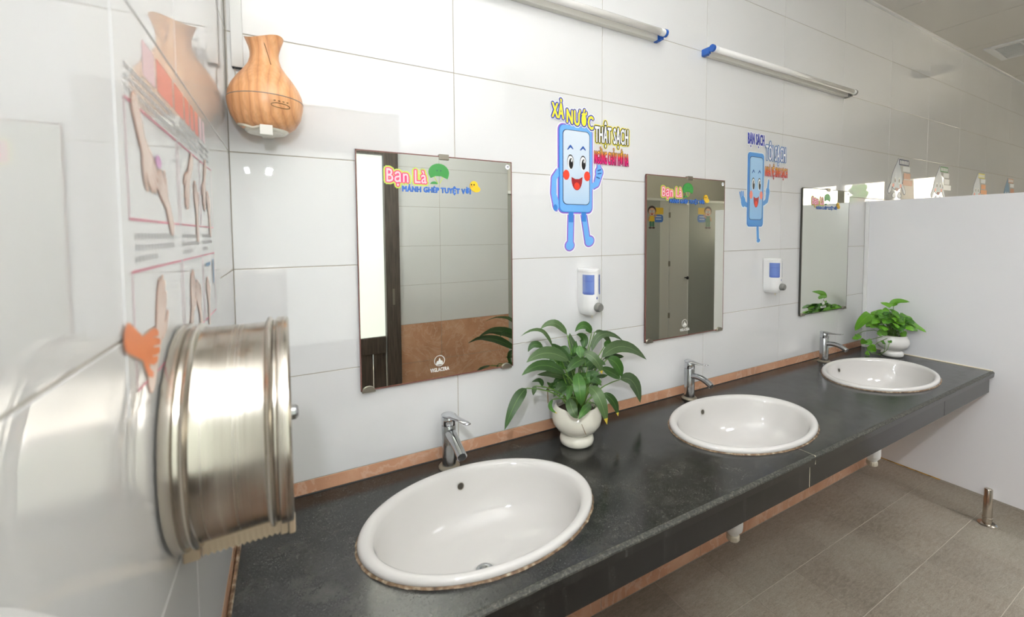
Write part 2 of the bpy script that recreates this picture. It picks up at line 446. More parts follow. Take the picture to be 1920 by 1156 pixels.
# opposite wall with the door opening (x 0 .. 0.86)
wo = tag(boxobj('wall_front', (.86, -2.1, 0), (1.78, -2.0013, CEIL), M['grout']), kind='structure',
         label='tiled wall opposite the mirrors beside the entrance door')
xo = [.86, 1.178, 1.778]
for x0, x1 in zip(xo, xo[1:]):
    for z0, z1, mt in ROWS: tile(wo, x1-x0, z1-z0, 'Y', mt, ((x0+x1)/2, -2.0, (z0+z1)/2))
tag(boxobj('wall_over_door', (-.12, -2.1, 2.42), (.86, -2.0, CEIL), M['paint']), kind='structure')
tag(boxobj('wall_side', (1.7, -3.9, 0), (1.7805, -2.1, CEIL), M['paint']), kind='structure')
tag(boxobj('wall_recess', (1.781, -2.9, 0), (3.0, -2.822, CEIL), M['paint']), kind='structure')
tag(boxobj('wall_rear', (1.7, -4.0, 0), (XE+.1, -3.9, CEIL), M['paint']), kind='structure')

# end wall with a row of windows
bm = bmesh.new()
WZ0, WZ1 = 1.35, 2.33
box(bm, (XE, -4.0, 0), (XE+.12, .1, WZ0)); box(bm, (XE, -4.0, WZ1), (XE+.12, .1, CEIL)); box(bm, (XE, -.93, WZ0), (XE+.12, .1, WZ1)); box(bm, (XE, -4.0, WZ0), (XE+.12, -2.86, WZ1))
tag(bmobj('wall_end', bm, M['paint']), kind='structure', label='far end wall with windows high up')
tag(boxobj('trim_1', (XE-.10, -4.0, WZ1+.005), (XE-.001, -.001, WZ1+.13), M['stall']), kind='structure', label='grey beam above the far windows')
for i, (a, b) in enumerate(((-.93, -1.58), (-1.58, -2.22), (-2.22, -2.86))):
    wr = tag(empty('window_%d' % (i+1), (XE+.06, (a+b)/2, WZ0)), kind='structure')
    for q in ((a, a-.05, WZ0, WZ1), (b+.05, b, WZ0, WZ1), (a-.05, b+.05, WZ1-.05, WZ1), (a-.05, b+.05, WZ0, WZ0+.05)):
        boxobj('window_frame', (XE+.03, q[1], q[2]), (XE+.09, q[0], q[3]), M['window_white'], wr)
# outdoors behind the windows
def tree(x, y, spread, label, h0, n_):
    tr = empty('street_tree', (x, y, 0), label=label, cat='tree', group='trees outside the far windows')
    bm = bmesh.new(); tube(bm, [(x, y, 0), (x-.05, y+.05, 1.6), (x+.05, y-.05, 3.4)], [.17, .14, .11]); bmobj('trunk', bm, M['bark'], tr)
    bm = bmesh.new()
    for k in range(n_):
        c = Vector((x+random.uniform(-spread, spread), y+random.uniform(-spread, spread), h0+random.uniform(-1.1, 1.1)))
        r_ = bmesh.ops.create_icosphere(bm, subdivisions=2, radius=random.uniform(.1, .16), matrix=Matrix.Translation(c))
        for v in r_['verts']: v.co += (v.co-c)*random.uniform(-.25, .25)
    tag(bmobj('foliage', bm, M['tree_leaf'], tr), kind='stuff')
tree(12.5, -4.0, .04, 'slim leafy green tree outside the far windows, glimpsed in the tile reflection', 2.6, 18)
tree(12.6, -3.08, .05, 'darker tree trunk with high leaves outside the far windows', 4.3, 10)
tag(boxobj('facade', (16, -12, 0), (16.3, 6, 3.6), M['facade']), kind='structure', label='cream building wall across from the far windows')
tag(boxobj('ground', (7.9, -14, -.3), (30, 10, -.2), M['facade']), kind='structure')

# ceiling of large grey panels
ce = tag(boxobj('ceiling', (-.12, -4.0, CEIL+.012), (XE+.12, .12, CEIL+.12), M['ceiling_gap']), kind='structure', label='grey panelled ceiling with pale joints')
bm = bmesh.new(); box(bm, (-.297, -.297, 0), (.297, .297, .012), 0, .001); pm = bpy.data.meshes.new('panel'); bm.to_mesh(pm); bm.free(); pm.materials.append(M['ceiling'])
bm = bmesh.new(); box(bm, (-.2985, -.1485, 0), (.2985, .1485, .012), 0, .001); pm2 = bpy.data.meshes.new('panel'); bm.to_mesh(pm2); bm.free(); pm2.materials.append(M['ceiling'])
for i in range(13):
    for j in range(7):
        if i == 8 and j == 0: continue
        o = bpy.data.objects.new('panel', pm); COL.objects.link(o); o.parent = ce; o.location = (.27+.6*i-.12*0, -.3-.6*j, CEIL)
boxobj('panel', (4.7715, -.6, CEIL), (5.3685, -.465, CEIL+.012), M['ceiling'], ce)
boxobj('panel', (4.7715, -.095, CEIL), (5.3685, -.002, CEIL+.012), M['ceiling'], ce)
boxobj('panel', (4.7715, -.465, CEIL), (4.87, -.095, CEIL+.012), M['ceiling'], ce)
boxobj('panel', (5.29, -.465, CEIL), (5.3685, -.095, CEIL+.012), M['ceiling'], ce)
tag(boxobj('trim_2', (-.0, -.016, CEIL-.012), (XE, -.001, CEIL-.001), M['panel_edge']), kind='structure', label='thin pale strip where ceiling meets the tile wall')

# ceiling air vent
ve = empty('ceiling_vent', (5.08, -.28, CEIL-.012), label='white square slatted air vent set in the grey ceiling', cat='vent')
bm = bmesh.new()
for a, b in (((4.87, -.465), (5.29, -.425)), ((4.87, -.135), (5.29, -.095)), ((4.87, -.425), (4.91, -.135)), ((5.25, -.425), (5.29, -.135))):
    box(bm, (*a, CEIL-.012), (*b, CEIL+.004), 0, .003)
bmobj('frame', bm, M['white_plastic'], ve)
boxobj('duct', (4.90, -.435, CEIL+.0095), (5.26, -.125, CEIL+.0118), M['dark'], ve)
bm = bmesh.new(); box(bm, (-.0035, -.0, -.004), (.0035, .138, .004), 0); bmesh.ops.rotate(bm, verts=bm.verts, matrix=Matrix.Rotation(.6, 3, 'Y'))
sm = bpy.data.meshes.new('slat'); bm.to_mesh(sm); bm.free(); sm.materials.append(M['white_plastic'])
for row in (-.423, -.275):
    for i in range(11):
        o = bpy.data.objects.new('slat', sm); COL.objects.link(o); o.parent = ve; o.location = Vector((4.93+i*.030, row, CEIL-.004))-ve.location
boxobj('divider', (4.91, -.285, CEIL-.010), (5.25, -.275, CEIL+.01), M['white_plastic'], ve)

# floor of grey tiles
fr = tag(boxobj('floor', (-.12, -4.0, -.1), (XE+.12, .12, -.0016), M['floor_grout']), kind='structure', label='floor of grey slate-look tiles with pale joints')
for i in range(20):
    for j in range(14):
        x = .15+.3*i
        if j == 0: tile(fr, .3, .27, 'z', 'floor', (x, -.135, 0))
        else: tile(fr, .3, .272, 'z', 'floor', (x+(.0 if j % 2 == 0 else .0), -.27-.136-.272*(j-1), 0))
tag(boxobj('floor_far', (6.0, -4.0, -.0015), (XE, 0, -.0004), M['floor']), kind='structure')

# entrance door in the opposite wall (seen in the first mirror)
dr = tag(empty('door_1', (.4, -2.0, 0)), kind='structure', label='dark brown door with frosted glass opposite the first mirror')
boxobj('door_frame', (.755, -2.06, 0), (.858, -1.975, 2.42), M['door'], dr, .004)
boxobj('door_frame', (-.0, -2.06, 2.13), (.755, -1.985, 2.42), M['door'], dr, .004)
boxobj('door_rail', (.0, -2.035, .66), (.75, -1.995, .785), M['door'], dr, .003)
boxobj('glass', (.0, -2.03, .785), (.75, -2.015, 2.125), M['frosted'], dr)
for i in range(8): boxobj('plank', (.002+i*.094, -2.03, .02), (.092+i*.094, -2.008, .66), M['door'], dr, .003)
boxobj('lock_plate', (.80, -1.974, 1.02), (.815, -1.972, 1.14), M['clip'], dr)

# toilet stalls opposite the second mirror
st = empty('toilet_stall', (4.2, -2.8, 0), label='grey laminate toilet stall front opposite the second mirror', cat='toilet stall')
boxobj('pilaster', (1.8, -2.82, .12), (4.42, -2.8, 1.97), M['stall'], st, .002)
boxobj('pilaster', (4.42, -2.82, .12), (4.585, -2.8, 1.97), M['stall_light'], st, .002)
boxobj('pilaster', (4.975, -2.82, .12), (7.0, -2.8, 1.97), M['stall'], st, .002)
d = boxobj('door', (4.60, -2.82, .12), (4.96, -2.8, 1.93), M['stall_light'], st, .002)
boxobj('edge_strip', (4.957, -2.823, .12), (4.968, -2.797, 1.95), M['panel_edge'], st)
boxobj('head_rail', (1.8, -2.83, 1.97), (7.0, -2.79, 2.0), M['panel_edge'], st)
boxobj('side_panel', (6.98, -3.9, .12), (7.0, -2.82, 1.97), M['stall'], st)
bm = bmesh.new(); rk = lathe(bm, [(0, 0), (.008, 0), (.008, .03), (.02, .04), (.022, .052), (.012, .06), (0, .061)], n=16)
bmesh.ops.rotate(bm, verts=bm.verts, matrix=Matrix.Rotation(-pi/2, 3, 'X')); bmesh.ops.translate(bm, verts=bm.verts, vec=(4.9, -2.8, .93))
boxobj('door_gap', (4.584, -2.835, .12), (4.601, -2.822, 1.95), M['dark'], st)
k = bmobj('knob', bm, M['dark'], d, True)
for z in (.4, 1.1, 1.75): boxobj('hinge', (4.577, -2.799, z), (4.6, -2.786, z+.07), M['clip'], st)

# boys printed on the stall front, with speech boards
def boy(x, z, h, flip, label, shirt):
    r_ = empty('wall_sticker', (x, -2.8, z), label=label, cat='sticker', group='stickers on the toilet stall')
    c = Canvas(onplane(-2.8), r_); s = 1 if not flip else -1
    c.rrect('board', x-.62*h if not flip else x+.15*h, z+.62*h, x-.1*h if not flip else x+.67*h, z+.9*h, .04*h, 'chick', 0)
    c.rrect('board', x-.66*h if not flip else x+.1*h, z+.28*h, x-.12*h if not flip else x+.66*h, z+.6*h, .12*h, 'royal', 1)
    for q in (.5, .4): c.rrect('board', x-.55*h if not flip else x+.22*h, z+q*h, x-.22*h if not flip else x+.55*h, z+(q+.03)*h, .01*h, 'white', 2)
    c.rrect('boy', x-.16*h, z+.28*h, x+.16*h, z+.55*h, .05*h, shirt, 2); c.rrect('boy', x-.14*h, z+.1*h, x-.01*h, z+.32*h, .02*h, 'dgreen', 3); c.rrect('boy', x+.01*h, z+.1*h, x+.14*h, z+.32*h, .02*h, 'dgreen', 3)
    c.ell('boy', x-.09*h, z+.05*h, .09*h, .045*h, 'hair', 4); c.ell('boy', x+.09*h, z+.05*h, .09*h, .045*h, 'hair', 4)
    c.stroke('boy', [(x-.14*h*s, z+.48*h), (x-.26*h*s, z+.6*h)], .035*h, 'tan', 3); c.stroke('boy', [(x+.15*h*s, z+.48*h), (x+.2*h*s, z+.36*h)], .035*h, 'tan', 3)
    c.ell('boy', x, z+.77*h, .24*h, .2*h, 'hair', 4); c.ell('boy', x, z+.72*h, .19*h, .16*h, 'skin', 5)
    for q in (-1, 1):
        c.ell('boy', x+q*.08*h, z+.73*h, .07*h, .07*h, 'black', 6, 14); c.ell('boy', x+q*.08*h, z+.73*h, .055*h, .055*h, 'white', 7, 14); c.ell('boy', x+q*.07*h, z+.73*h, .02*h, .03*h, 'black', 8, 10)
    c.ell('boy', x, z+.62*h, .06*h, .035*h, 'mouth', 6, 12); c.build()
boy(5.36, 1.6, .33, False, 'cartoon boy in green shirt with blue and yellow speech board, seen in the middle mirror', 'dgreen')
boy(4.27, 1.6, .31, True, 'cartoon boy in yellow shirt and green dungarees at the edge of the middle mirror', 'chick')

# partition at the end of the counter
pa = empty('partition_panel', (3.318, -.56, .14), label='white laminate partition closing the far end of the counter', cat='partition')
boxobj('panel', (3.311, -1.12, .142), (3.327, -.004, 1.735), M['panel'], pa, .0015)
boxobj('channel', (3.302, -.022, .142), (3.3108, -.002, 1.735), M['panel_edge'], pa)
tag(boxobj('stained_edge', (3.3095, -.40, .137), (3.3285, -.01, .1415), M['stain'], pa), label='ochre stained lower edge')
lg = empty('partition_leg', (3.325, -.595, 0), label='short stainless steel floor leg standing at the foot of the white partition', cat='leg')
bm = bmesh.new(); lathe(bm, [(0, 0), (.036, 0), (.038, .004), (.030, .009), (.0, .009)], (3.304, -.595, 0), 28); auto_smooth(bmobj('flange', bm, M['steel_plain'], lg))
bm = bmesh.new(); lathe(bm, [(0, .0092), (.019, .0092), (.019, .034), (.0205, .035), (.0205, .041), (.019, .042), (.0165, .19), (.014, .193), (0, .193)], (3.300, -.595, 0), 28)
auto_smooth(bmobj('post', bm, M['steel_plain'], lg))

# ------------------------------------------------------------------ mirrors
def mirror(cx, label, rim):
    x0, x1, z0, z1 = cx-.25, cx+.25, 1.084, 1.787
    r_ = empty('wall_mirror', (cx, -.004, z0), label=label, cat='mirror')
    boxobj('glass', (x0+.003, -.0125, z0+.003), (x1-.003, -.0085, z1-.003), M['mirror'], r_)
    bm = bmesh.new()
    box(bm, (x0, -.0128, z0), (x0+.003, -.0065, z1)); box(bm, (x1-.003, -.0128, z0), (x1, -.0065, z1)); box(bm, (x0, -.0128, z1-.0035), (x1, -.0065, z1)); box(bm, (x0, -.0128, z0), (x1, -.0065, z0+.004))
    bmobj('edge', bm, M[rim], r_)
    boxobj('backing', (x0+.004, -.0084, z0+.004), (x1-.004, -.0005, z1-.004), M['dark'], r_)
    boxobj('clip', (cx-.005, -.0165, z1-.012), (cx+.027, -.0002, z1+.006), M['clip'], r_, .002)
    for x in (x0+.022, x1-.026):
        bm = bmesh.new()
        vs = []
        for k_ in range(11):
            a = pi*k_/10; vs.append((x+.019*cos(a), z0-.004+.017*sin(a)))
        top = [bm.verts.new((a, -.0175, b)) for a, b in vs]; bot = [bm.verts.new((a, -.0002, b)) for a, b in vs]
        bm.faces.new(top); bm.faces.new(bot)
        for k_ in range(11): j = (k_+1) % 11; bm.faces.new((top[k_], top[j], bot[j], bot[k_]))
        bmobj('clip', bm, M['clip'], r_)
    c = Canvas(mirror_face, r_, .0003)
    # little round label in the upper corner
    c.ell('round_label', x1-.016, z1-.018, .0085, .0085, 'white', 0, 20); c.ell('round_label', x1-.015, z1-.017, .0035, .003, 'grey', 1, 12)
    # etched maker's mark
    lx, lz = cx-.013, z0+.057
    c.stroke('etched_logo', [(lx+.0165*cos(a*pi/14), lz+.0165*sin(a*pi/14)) for a in range(29)], .0011, 'etchp', 0)
    for dx, hgt in ((0, .022), (-.0065, .013), (.0065, .013)):
        c.poly('etched_logo', [(lx+dx-.005, lz-.009), (lx+dx-.003, lz-.012), (lx+dx+.003, lz-.012), (lx+dx+.005, lz-.009), (lx+dx+.0035, lz-.009+hgt*.5), (lx+dx, lz-.012+hgt), (lx+dx-.0035, lz-.009+hgt*.45)], 'etchp', 0)
    c.text('etched_logo', 'VIGLACERA', lx-.030, lz-.034, lx+.031, lz-.0225, [(.0005, 'etchp', 0)])
    c.build()
    return r_
M['etchp'] = M['etch']
mirror(.548, 'wall mirror with reddish rusted edge above the nearest basin', 'rim')
mirror(1.672, 'wall mirror between the two phone character stickers, reflecting the grey stalls', 'rim')
mirror(2.826, 'wall mirror nearest the white partition, above the last basin', 'rim_dark')

def mirror_sticker(cx, label):
    x, z = cx-.171, 1.69     # left end of the lettering
    r_ = empty('mirror_sticker', (cx, -.0132, z), label=label, cat='sticker')
    c = Canvas(mirror_face, r_, .0006)
    c.text('pink_lettering', 'Bạn Là', x+.006, 1.688, x+.125, 1.738, [(.0085, 'lime', 1), (.0045, 'lime', 1), (.004, 'pink', 2), (.0006, 'letterpink', 3)])
    c.text('blue_lettering', 'MẢNH GHÉP TUYỆT VỜI', x+.052, 1.668, x+.270, 1.694, [(.0011, 'royal', 4)])
    gx, gz = x+.165, 1.735
    pts = [(gx+.033*cos(a), gz+.028*sin(a)) for a in [pi*k/14 for k in range(-1, 16)]]
    pts += [(gx-.026, gz-.018), (gx-.01, gz-.011), (gx+.008, gz-.011), (gx+.028, gz-.019)]
    c.poly('green_balloon', pts, 'green', 1)
    c.poly('green_balloon', [(gx-.016, gz-.013), (gx-.014, gz-.013), (gx-.002, gz-.034), (gx-.004, gz-.034)], 'lime', 1); c.poly('green_balloon', [(gx+.012, gz-.013), (gx+.014, gz-.013), (gx+.003, gz-.034), (gx+.001, gz-.034)], 'lime', 1)
    c.ell('green_balloon', gx-.016, gz-.036, .011, .008, 'green', 5, 14, 0, pi)
    for q in (-.006, .006): c.ell('green_balloon', gx+q, gz+.006, .0016, .002, 'navy', 3, 10)
    c.ell('yellow_chick', x+.282, 1.699, .014, .0165, 'chick', 5); c.ell('yellow_chick', x+.290, 1.689, .014, .010, 'chick', 5)
    for q in (-.006, .003): c.ell('yellow_chick', x+.279+q, 1.703, .0024, .003, 'black', 6, 10)
    c.ell('yellow_chick', x+.275, 1.697, .004, .002, 'orange', 6, 10)
    c.build()
mirror_sticker(.548, 'pink and blue lettering sticker with green balloon across top of the nearest mirror')
mirror_sticker(1.677, 'pink and blue lettering sticker with green balloon on the middle mirror')
mirror_sticker(2.833, 'pink and blue lettering sticker with green balloon on the mirror by the partition')

# ------------------------------------------------------------------ phone stickers on the wall
def mk_grad(name, z0, z1, stops):
    a = N(name); sp = a.n('SeparateXYZ'); gg = a.n('NewGeometry'); a.l(gg.outputs['Position'], sp.inputs[0]); mr = a.n('MapRange')
    mr.inputs[1].default_value = z0; mr.inputs[2].default_value = z1; a.l(sp.outputs[2], mr.inputs[0]); a.col(a.ramp(mr.outputs[0], stops)); a.set(rough=.35); return a.m
M['grad1'] = mk_grad('print_magenta_to_yellow', 1.823, 1.868, [(.0, rgb(235, 20, 130)), (.45, rgb(240, 50, 90)), (.8, rgb(250, 200, 50))])
M['grad2'] = mk_grad('print_red_to_yellow', 1.832, 1.885, [(.0, rgb(225, 30, 50)), (.5, rgb(240, 110, 50)), (.85, rgb(250, 200, 50))])
M['screen'] = mk_grad('print_phone_screen', 1.62, 1.95, [(0, rgb(176, 208, 238)), (.5, rgb(212, 228, 242)), (1, rgb(226, 234, 244))])
M['screen2'] = mk_grad('print_phone_screen_blue', 1.57, 1.94, [(0, rgb(146, 192, 232)), (1, rgb(168, 206, 236))])

def phone(root, x0, x1, z0, z1, halo, hm, legs, arms, cheek, scr, deepfoot):
    c = Canvas(back, root); P = 'phone_character'
    w_, h_ = x1-x0, z1-z0; r_ = w_*.13; cx = (x0+x1)/2
    def limb(pts, rr, mat, ly): c.stroke(P, pts, rr, mat, ly)
    for pts, rr in legs+arms:
        q = rr if isinstance(rr, list) else [rr]*len(pts)
        limb(pts, [a+halo*1.9 for a in q], 'white', 0); limb(pts, [a+halo for a in q], hm, 1); limb(pts, q, 'sky' if cheek == 'red' else 'royal2', 3)
    for (px, pz, rx, rz, rot) in deepfoot:
        c.ell(P, px, pz, rx+halo*1.9, rz+halo*1.9, 'white', 0, rot=rot); c.ell(P, px, pz, rx+halo, rz+halo, hm, 1, rot=rot); c.ell(P, px, pz, rx, rz, 'sky' if cheek == 'red' else 'royal2', 4, rot=rot)
    c.rrect(P, x0-halo*1.9, z0-halo*1.9, x1+halo*1.9, z1+halo*1.9, r_+halo*1.9, 'white', 1); c.rrect(P, x0-halo, z0-halo, x1+halo, z1+halo, r_+halo, hm, 2)
    c.rrect(P, x0, z0, x1, z1, r_, 'blue' if cheek == 'red' else 'royal', 5); c.rrect(P, x0+w_*.035, z0+.003, x1, z1, r_, 'sky' if cheek == 'red' else 'royal2', 6)
    c.rrect(P, x0+w_*.11, z0+h_*.09, x1-w_*.07, z1-h_*.05, r_*.9, 'navy', 7); c.rrect(P, x0+w_*.13, z0+h_*.097, x1-w_*.085, z1-h_*.057, r_*.85, scr, 8)
    fx = cx+w_*.03; ez = z0+h_*.57
    for q in (-1, 1):
        ex = fx+q*w_*.19
        c.ell(P, ex-q*0, ez+.004, w_*.10, h_*.085, 'black', 9, 18); c.ell(P, ex, ez+.001, w_*.092, h_*.080, 'white', 10, 18); c.ell(P, ex+w_*.015, ez-.002, w_*.062, h_*.062, 'black', 11, 18); c.ell(P, ex+w_*.03, ez+h_*.028, w_*.02, h_*.018, 'white', 12, 10)
        c.stroke(P, [(ex-w_*.08, z0+h_*.73-(q < 0)*.002), (ex-w_*.0, z0+h_*.765), (ex+w_*.07, z0+h_*.735)], [w_*.014, w_*.026, w_*.014], 'deep', 9)
        c.ell(P, fx+q*w_*.315-(.0 if q < 0 else w_*.0), z0+h_*.43, w_*.095, h_*.058, cheek, 9, 20)
    mz = z0+h_*.40
    pts = [(fx-w_*.16, mz+.003), (fx-w_*.05, mz-h_*.012), (fx+w_*.07, mz-h_*.008), (fx+w_*.17, mz+.006)] + [(fx+w_*.165*cos(a), mz-.002-h_*.135*sin(a)) for a in [pi*k/14 for k in range(1, 14)]]
    c.poly(P, pts, 'mouth', 10); c.ell(P, fx+w_*.0, mz-h_*.092, w_*.085, h_*.042, 'red', 11, 18)
    return c
M['royal2'] = ink('royal2', rgb(86, 150, 214))
s1 = empty('wall_sticker', (1.07, 0, 1.62), label='large blue smartphone character sticker with purple outline and yellow lettering', cat='sticker')
c = phone(s1, .997, 1.149, 1.622, 1.943, .0045, 'purple',
      [([(1.052, 1.62), (1.049, 1.51)], .0115), ([(1.110, 1.62), (1.128, 1.52)], .0115)],
      [([(1.0, 1.775), (.978, 1.745), (.975, 1.69), (.984, 1.66)], [.010, .011, .011, .013]), ([(1.15, 1.722), (1.172, 1.735), (1.184, 1.77)], [.010, .012, .014]), ([(1.184, 1.775), (1.183, 1.835)], [.009, .006])],
      'red', 'screen', [(1.046, 1.498, .019, .017, .3), (1.138, 1.513, .021, .017, .5), (.985, 1.648, .012, .02, .2), (1.185, 1.78, .017, .018, 0)])
c.stroke('phone_character', [(1.178, 1.785), (1.192, 1.79)], .0025, 'deep', 5); c.stroke('phone_character', [(1.178, 1.773), (1.194, 1.776)], .0022, 'deep', 5); c.stroke('phone_character', [(1.172, 1.76), (1.186, 1.756)], .0022, 'deep', 5)
c.ell('phone_character', .982, 1.638, .009, .012, 'blue', 5); c.rrect('phone_character', 1.041, 1.585, 1.063, 1.622, .003, 'blue', 4); c.rrect('phone_character', 1.100, 1.588, 1.122, 1.622, .003, 'blue', 4)
c.text('yellow_lettering', 'XẢ', .968, 1.965, 1.018, 2.034, [(.010, 'white', 9), (.0055, 'white', 9), (.0065, 'indigo', 10), (.003, 'indigo', 10), (.0019, 'yellow', 11)], skew=-.05)
c.text('yellow_lettering', 'NƯỚC', 1.032, 1.952, 1.154, 2.018, [(.010, 'white', 9), (.0055, 'white', 9), (.0065, 'indigo', 10), (.003, 'indigo', 10), (.0019, 'yellow', 11)], skew=-.12)
c.text('black_lettering', 'THẬT SẠCH', 1.163, 1.876, 1.330, 1.975, [(.0080, 'yellow', 9), (.004, 'yellow', 9), (.0050, 'black', 10), (.0014, 'white', 11)], skew=.02)
c.text('magenta_lettering', 'NGỪNG CHẢY MỚI RA', 1.161, 1.812, 1.332, 1.876, [(.0052, 'framepale', 8), (.0027, 'black', 9), (.0007, 'grad1', 10)])
c.build()
s2 = empty('wall_sticker', (2.17, 0, 1.57), label='smaller smartphone character sticker with blue lettering between the middle and last mirror', cat='sticker')
c = phone(s2, 2.108, 2.238, 1.574, 1.938, .003, 'iceblue',
      [([(2.196, 1.575), (2.201, 1.512)], .008)],
      [([(2.108, 1.678), (2.082, 1.688)], .011), ([(2.24, 1.69), (2.268, 1.705), (2.276, 1.745)], [.010, .011, .013]), ([(2.276, 1.76), (2.282, 1.81)], [.008, .004])],
      'salmon', 'screen2', [(2.205, 1.503, .013, .009, .2), (2.077, 1.695, .016, .026, .1), (2.275, 1.752, .015, .02, 0)])
for q in (-.012, -.004, .004): c.stroke('phone_character', [(2.076+q, 1.70), (2.068+q*1.6, 1.745-abs(q)*.5)], .004, 'royal2', 5)
c.text('blue_lettering', 'BẠN SẠCH', 2.104, 1.964, 2.236, 2.034, [(.006, 'white', 8), (.0022, 'indigo', 9)])
c.text('white_lettering', 'TÔI SẠCH', 2.250, 1.890, 2.424, 2.005, [(.0075, 'iceblue', 8), (.0055, 'deep', 9), (.0028, 'deep', 9), (.0014, 'white', 10)])
c.text('orange_lettering', 'NHÀ VỆ SINH SẠCH', 2.250, 1.818, 2.442, 1.894, [(.0052, 'framepale', 8), (.0027, 'black', 9), (.0007, 'grad2', 10)])
c.build()

# water drop stickers beyond the partition
def drop(x, label, body, top, blk, w_=.2):
    r_ = empty('wall_sticker', (x, 0, 1.77), label=label, cat='sticker', group='water drop stickers beyond the partition')
    c = Canvas(back, r_); z = 1.90; P = 'drop_character'
    for gr, mt, ly in ((.006, 'navy', 0), (0, body, 2)):
        pts = []
        for k in range(36):
            t = 2*pi*k/36; sh = sin(t)*abs(sin(t/2))**1.6
            pts.append((x+.012*cos(t)+(.118+gr*1.2)*sh, 1.935+(.105+gr)*cos(t)))
        c.poly(P, pts, mt, ly)
        for q in (-.035, .035): c.stroke(P, [(x+q, z-.11), (x+q*1.1, 1.795)], .013+gr, mt, ly); c.ell(P, x+q*1.2, 1.787, .024+gr, .013+gr, mt, ly)
        for q in (-1, 1): c.stroke(P, [(x+q*.08, z-.04), (x+q*.115, z-.085)], .014+gr, mt, ly)
    for q in (-1, 1): c.ell(P, x+q*.03, z-.01, .012, .022, 'white', 3, 12); c.ell(P, x+q*.03, z-.012, .007, .014, 'black', 4, 12); c.ell(P, x+q*.055, z-.045, .014, .014, 'salmon', 3, 12)
    c.ell(P, x, z-.06, .025, .022, 'mouth', 4, 14, pi, 2*pi)
    c.rrect('lettering', x+.02, 1.995, x+.17, 2.035, .004, top, 5)
    for k_ in range(6): c.rrect('lettering', x+.03+k_*.023, 2.002, x+.046+k_*.023, 2.028, .002, 'white' if top != 'white' else 'grey', 6)
    c.rrect('lettering', x+.08, 1.955, x+.19, 1.99, .004, 'white', 5)
    c.rrect('lettering', x+.095, 1.905, x+.20, 1.945, .004, blk, 5); c.rrect('lettering', x+.085, 1.862, x+.235, 1.9, .004, blk, 5)
    c.build()
drop(3.73, 'white water drop character sticker nearest the partition, with navy top line', 'dropwhite', 'navy', 'blockorange')
drop(4.42, 'pale water drop character sticker, second beyond the partition, with green tip', 'dropwhite', 'green', 'white')
drop(5.22, 'white water drop character sticker with yellow and orange lettering blocks', 'dropwhite', 'yellow', 'orange')
drop(5.99, 'blue water drop character sticker, farthest of the row', 'dropblue', 'blockorange', 'blockorange')

# ------------------------------------------------------------------ hand washing poster on the near wall
po = empty('hand_washing_poster', (0, -.58, 1.4), label='glossy white hand washing poster with pink framed drawings above the steel dispenser', cat='poster')
c = Canvas(left, po, .0009)
bm = bmesh.new(); box(bm, (.0002, -.852, 1.386), (.0007, -.256, 1.749)); bmobj('sheet', bm, M['film'], po)
# red title in letter sized blocks
ty = -.765
for k_, (w_, mt) in enumerate(((.055, 'letterpink'), (.085, 'letter'), (.065, 'letter'), (.04, 'letter'), (.035, 'letter'), (.04, 'letter'), (.032, 'letterpink'), (.03, 'letterpink'))):
    c.rrect('red_title', ty, 1.702, ty+w_-.007, 1.738, .004, mt, 0); ty += w_
TB = 0
for y0, y1, n_ in ((-.825, -.62, 3), (-.60, -.46, 3), (-.45, -.345, 3)):
    TB += 1
    for q in range(n_):
        for k_ in range(int((y1-y0)/.012)): c.rrect('small_text#%d' % TB, y0+k_*.012, 1.672+q*.0095, y0+k_*.012+.0085, 1.677+q*.0095, .001, 'textgrey', 0)
for y0, y1, n_ in ((-.815, -.65, 3), (-.61, -.475, 3), (-.455, -.345, 3)):
    TB += 1
    for q in range(n_):
        for k_ in range(int((y1-y0)/.0115*(1 if q else .55))): c.rrect('small_text#%d' % TB, y0+k_*.0115, 1.518+q*.0105, y0+k_*.0115+.0085, 1.5235+q*.0105, .001, 'textgrey', 0)
def frame(y0, y1, z0, z1):
    t = .0022
    for a in ((y0, z0, y1, z0+t), (y0, z1-t, y1, z1)): c.rrect('pink_frame', *a, .0008, 'frame', 1)
    for a in ((y0, z0, y0+t, z1), (y1-t, z0, y1, z1)): c.rrect('pink_frame', *a, .0008, 'framepale', 0)
frs = [(-.83, -.625), (-.615, -.465), (-.457, -.332)]
for y0, y1 in frs:
    frame(y0, y1, 1.556, 1.665); frame(y0, y1, 1.402, 1.511)
HN = [0]
def hand(part, cy, cz, s, rot, mat, line):
    HN[0] += 1; part = part+'#%d' % HN[0]
    R_ = lambda p: (cy+s*(p[0]*cos(rot)-p[1]*sin(rot)), cz+s*(p[0]*sin(rot)+p[1]*cos(rot)))
    for gr, mt, ly in ((.0016, line, 2), (0, mat, 3)):
        c.stroke(part, [R_((-.3, -1.7)), R_((0, -.55)), R_((.05, 0))], [.36*s+gr, .30*s+gr, .46*s+gr], mt, ly)
        for dx, l_ in ((-.33, .95), (-.11, 1.15), (.12, 1.1), (.34, .85)): c.stroke(part, [R_((dx, .2)), R_((dx*1.25, l_*.6+.1)), R_((dx*1.15, l_+.1))], [.13*s+gr, .115*s+gr, .09*s+gr], mt, ly)
        c.stroke(part, [R_((.4, -.2)), R_((.72, .15)), R_((.8, .5))], [.16*s+gr, .12*s+gr, .09*s+gr], mt, ly)
hand('hand_drawing', -.765, 1.62, 0.032, -2.3, 'hand', 'handline'); hand('hand_drawing', -.70, 1.588, 0.027, .9, 'hand', 'handline')
c.ell('hand_drawing#1', -.725, 1.622, .012, .007, 'lilac', 5)
hand('hand_drawing', -.56, 1.615, 0.029, 2.6, 'hand', 'handline'); hand('hand_drawing', -.50, 1.59, 0.027, .2, 'hand', 'handline')
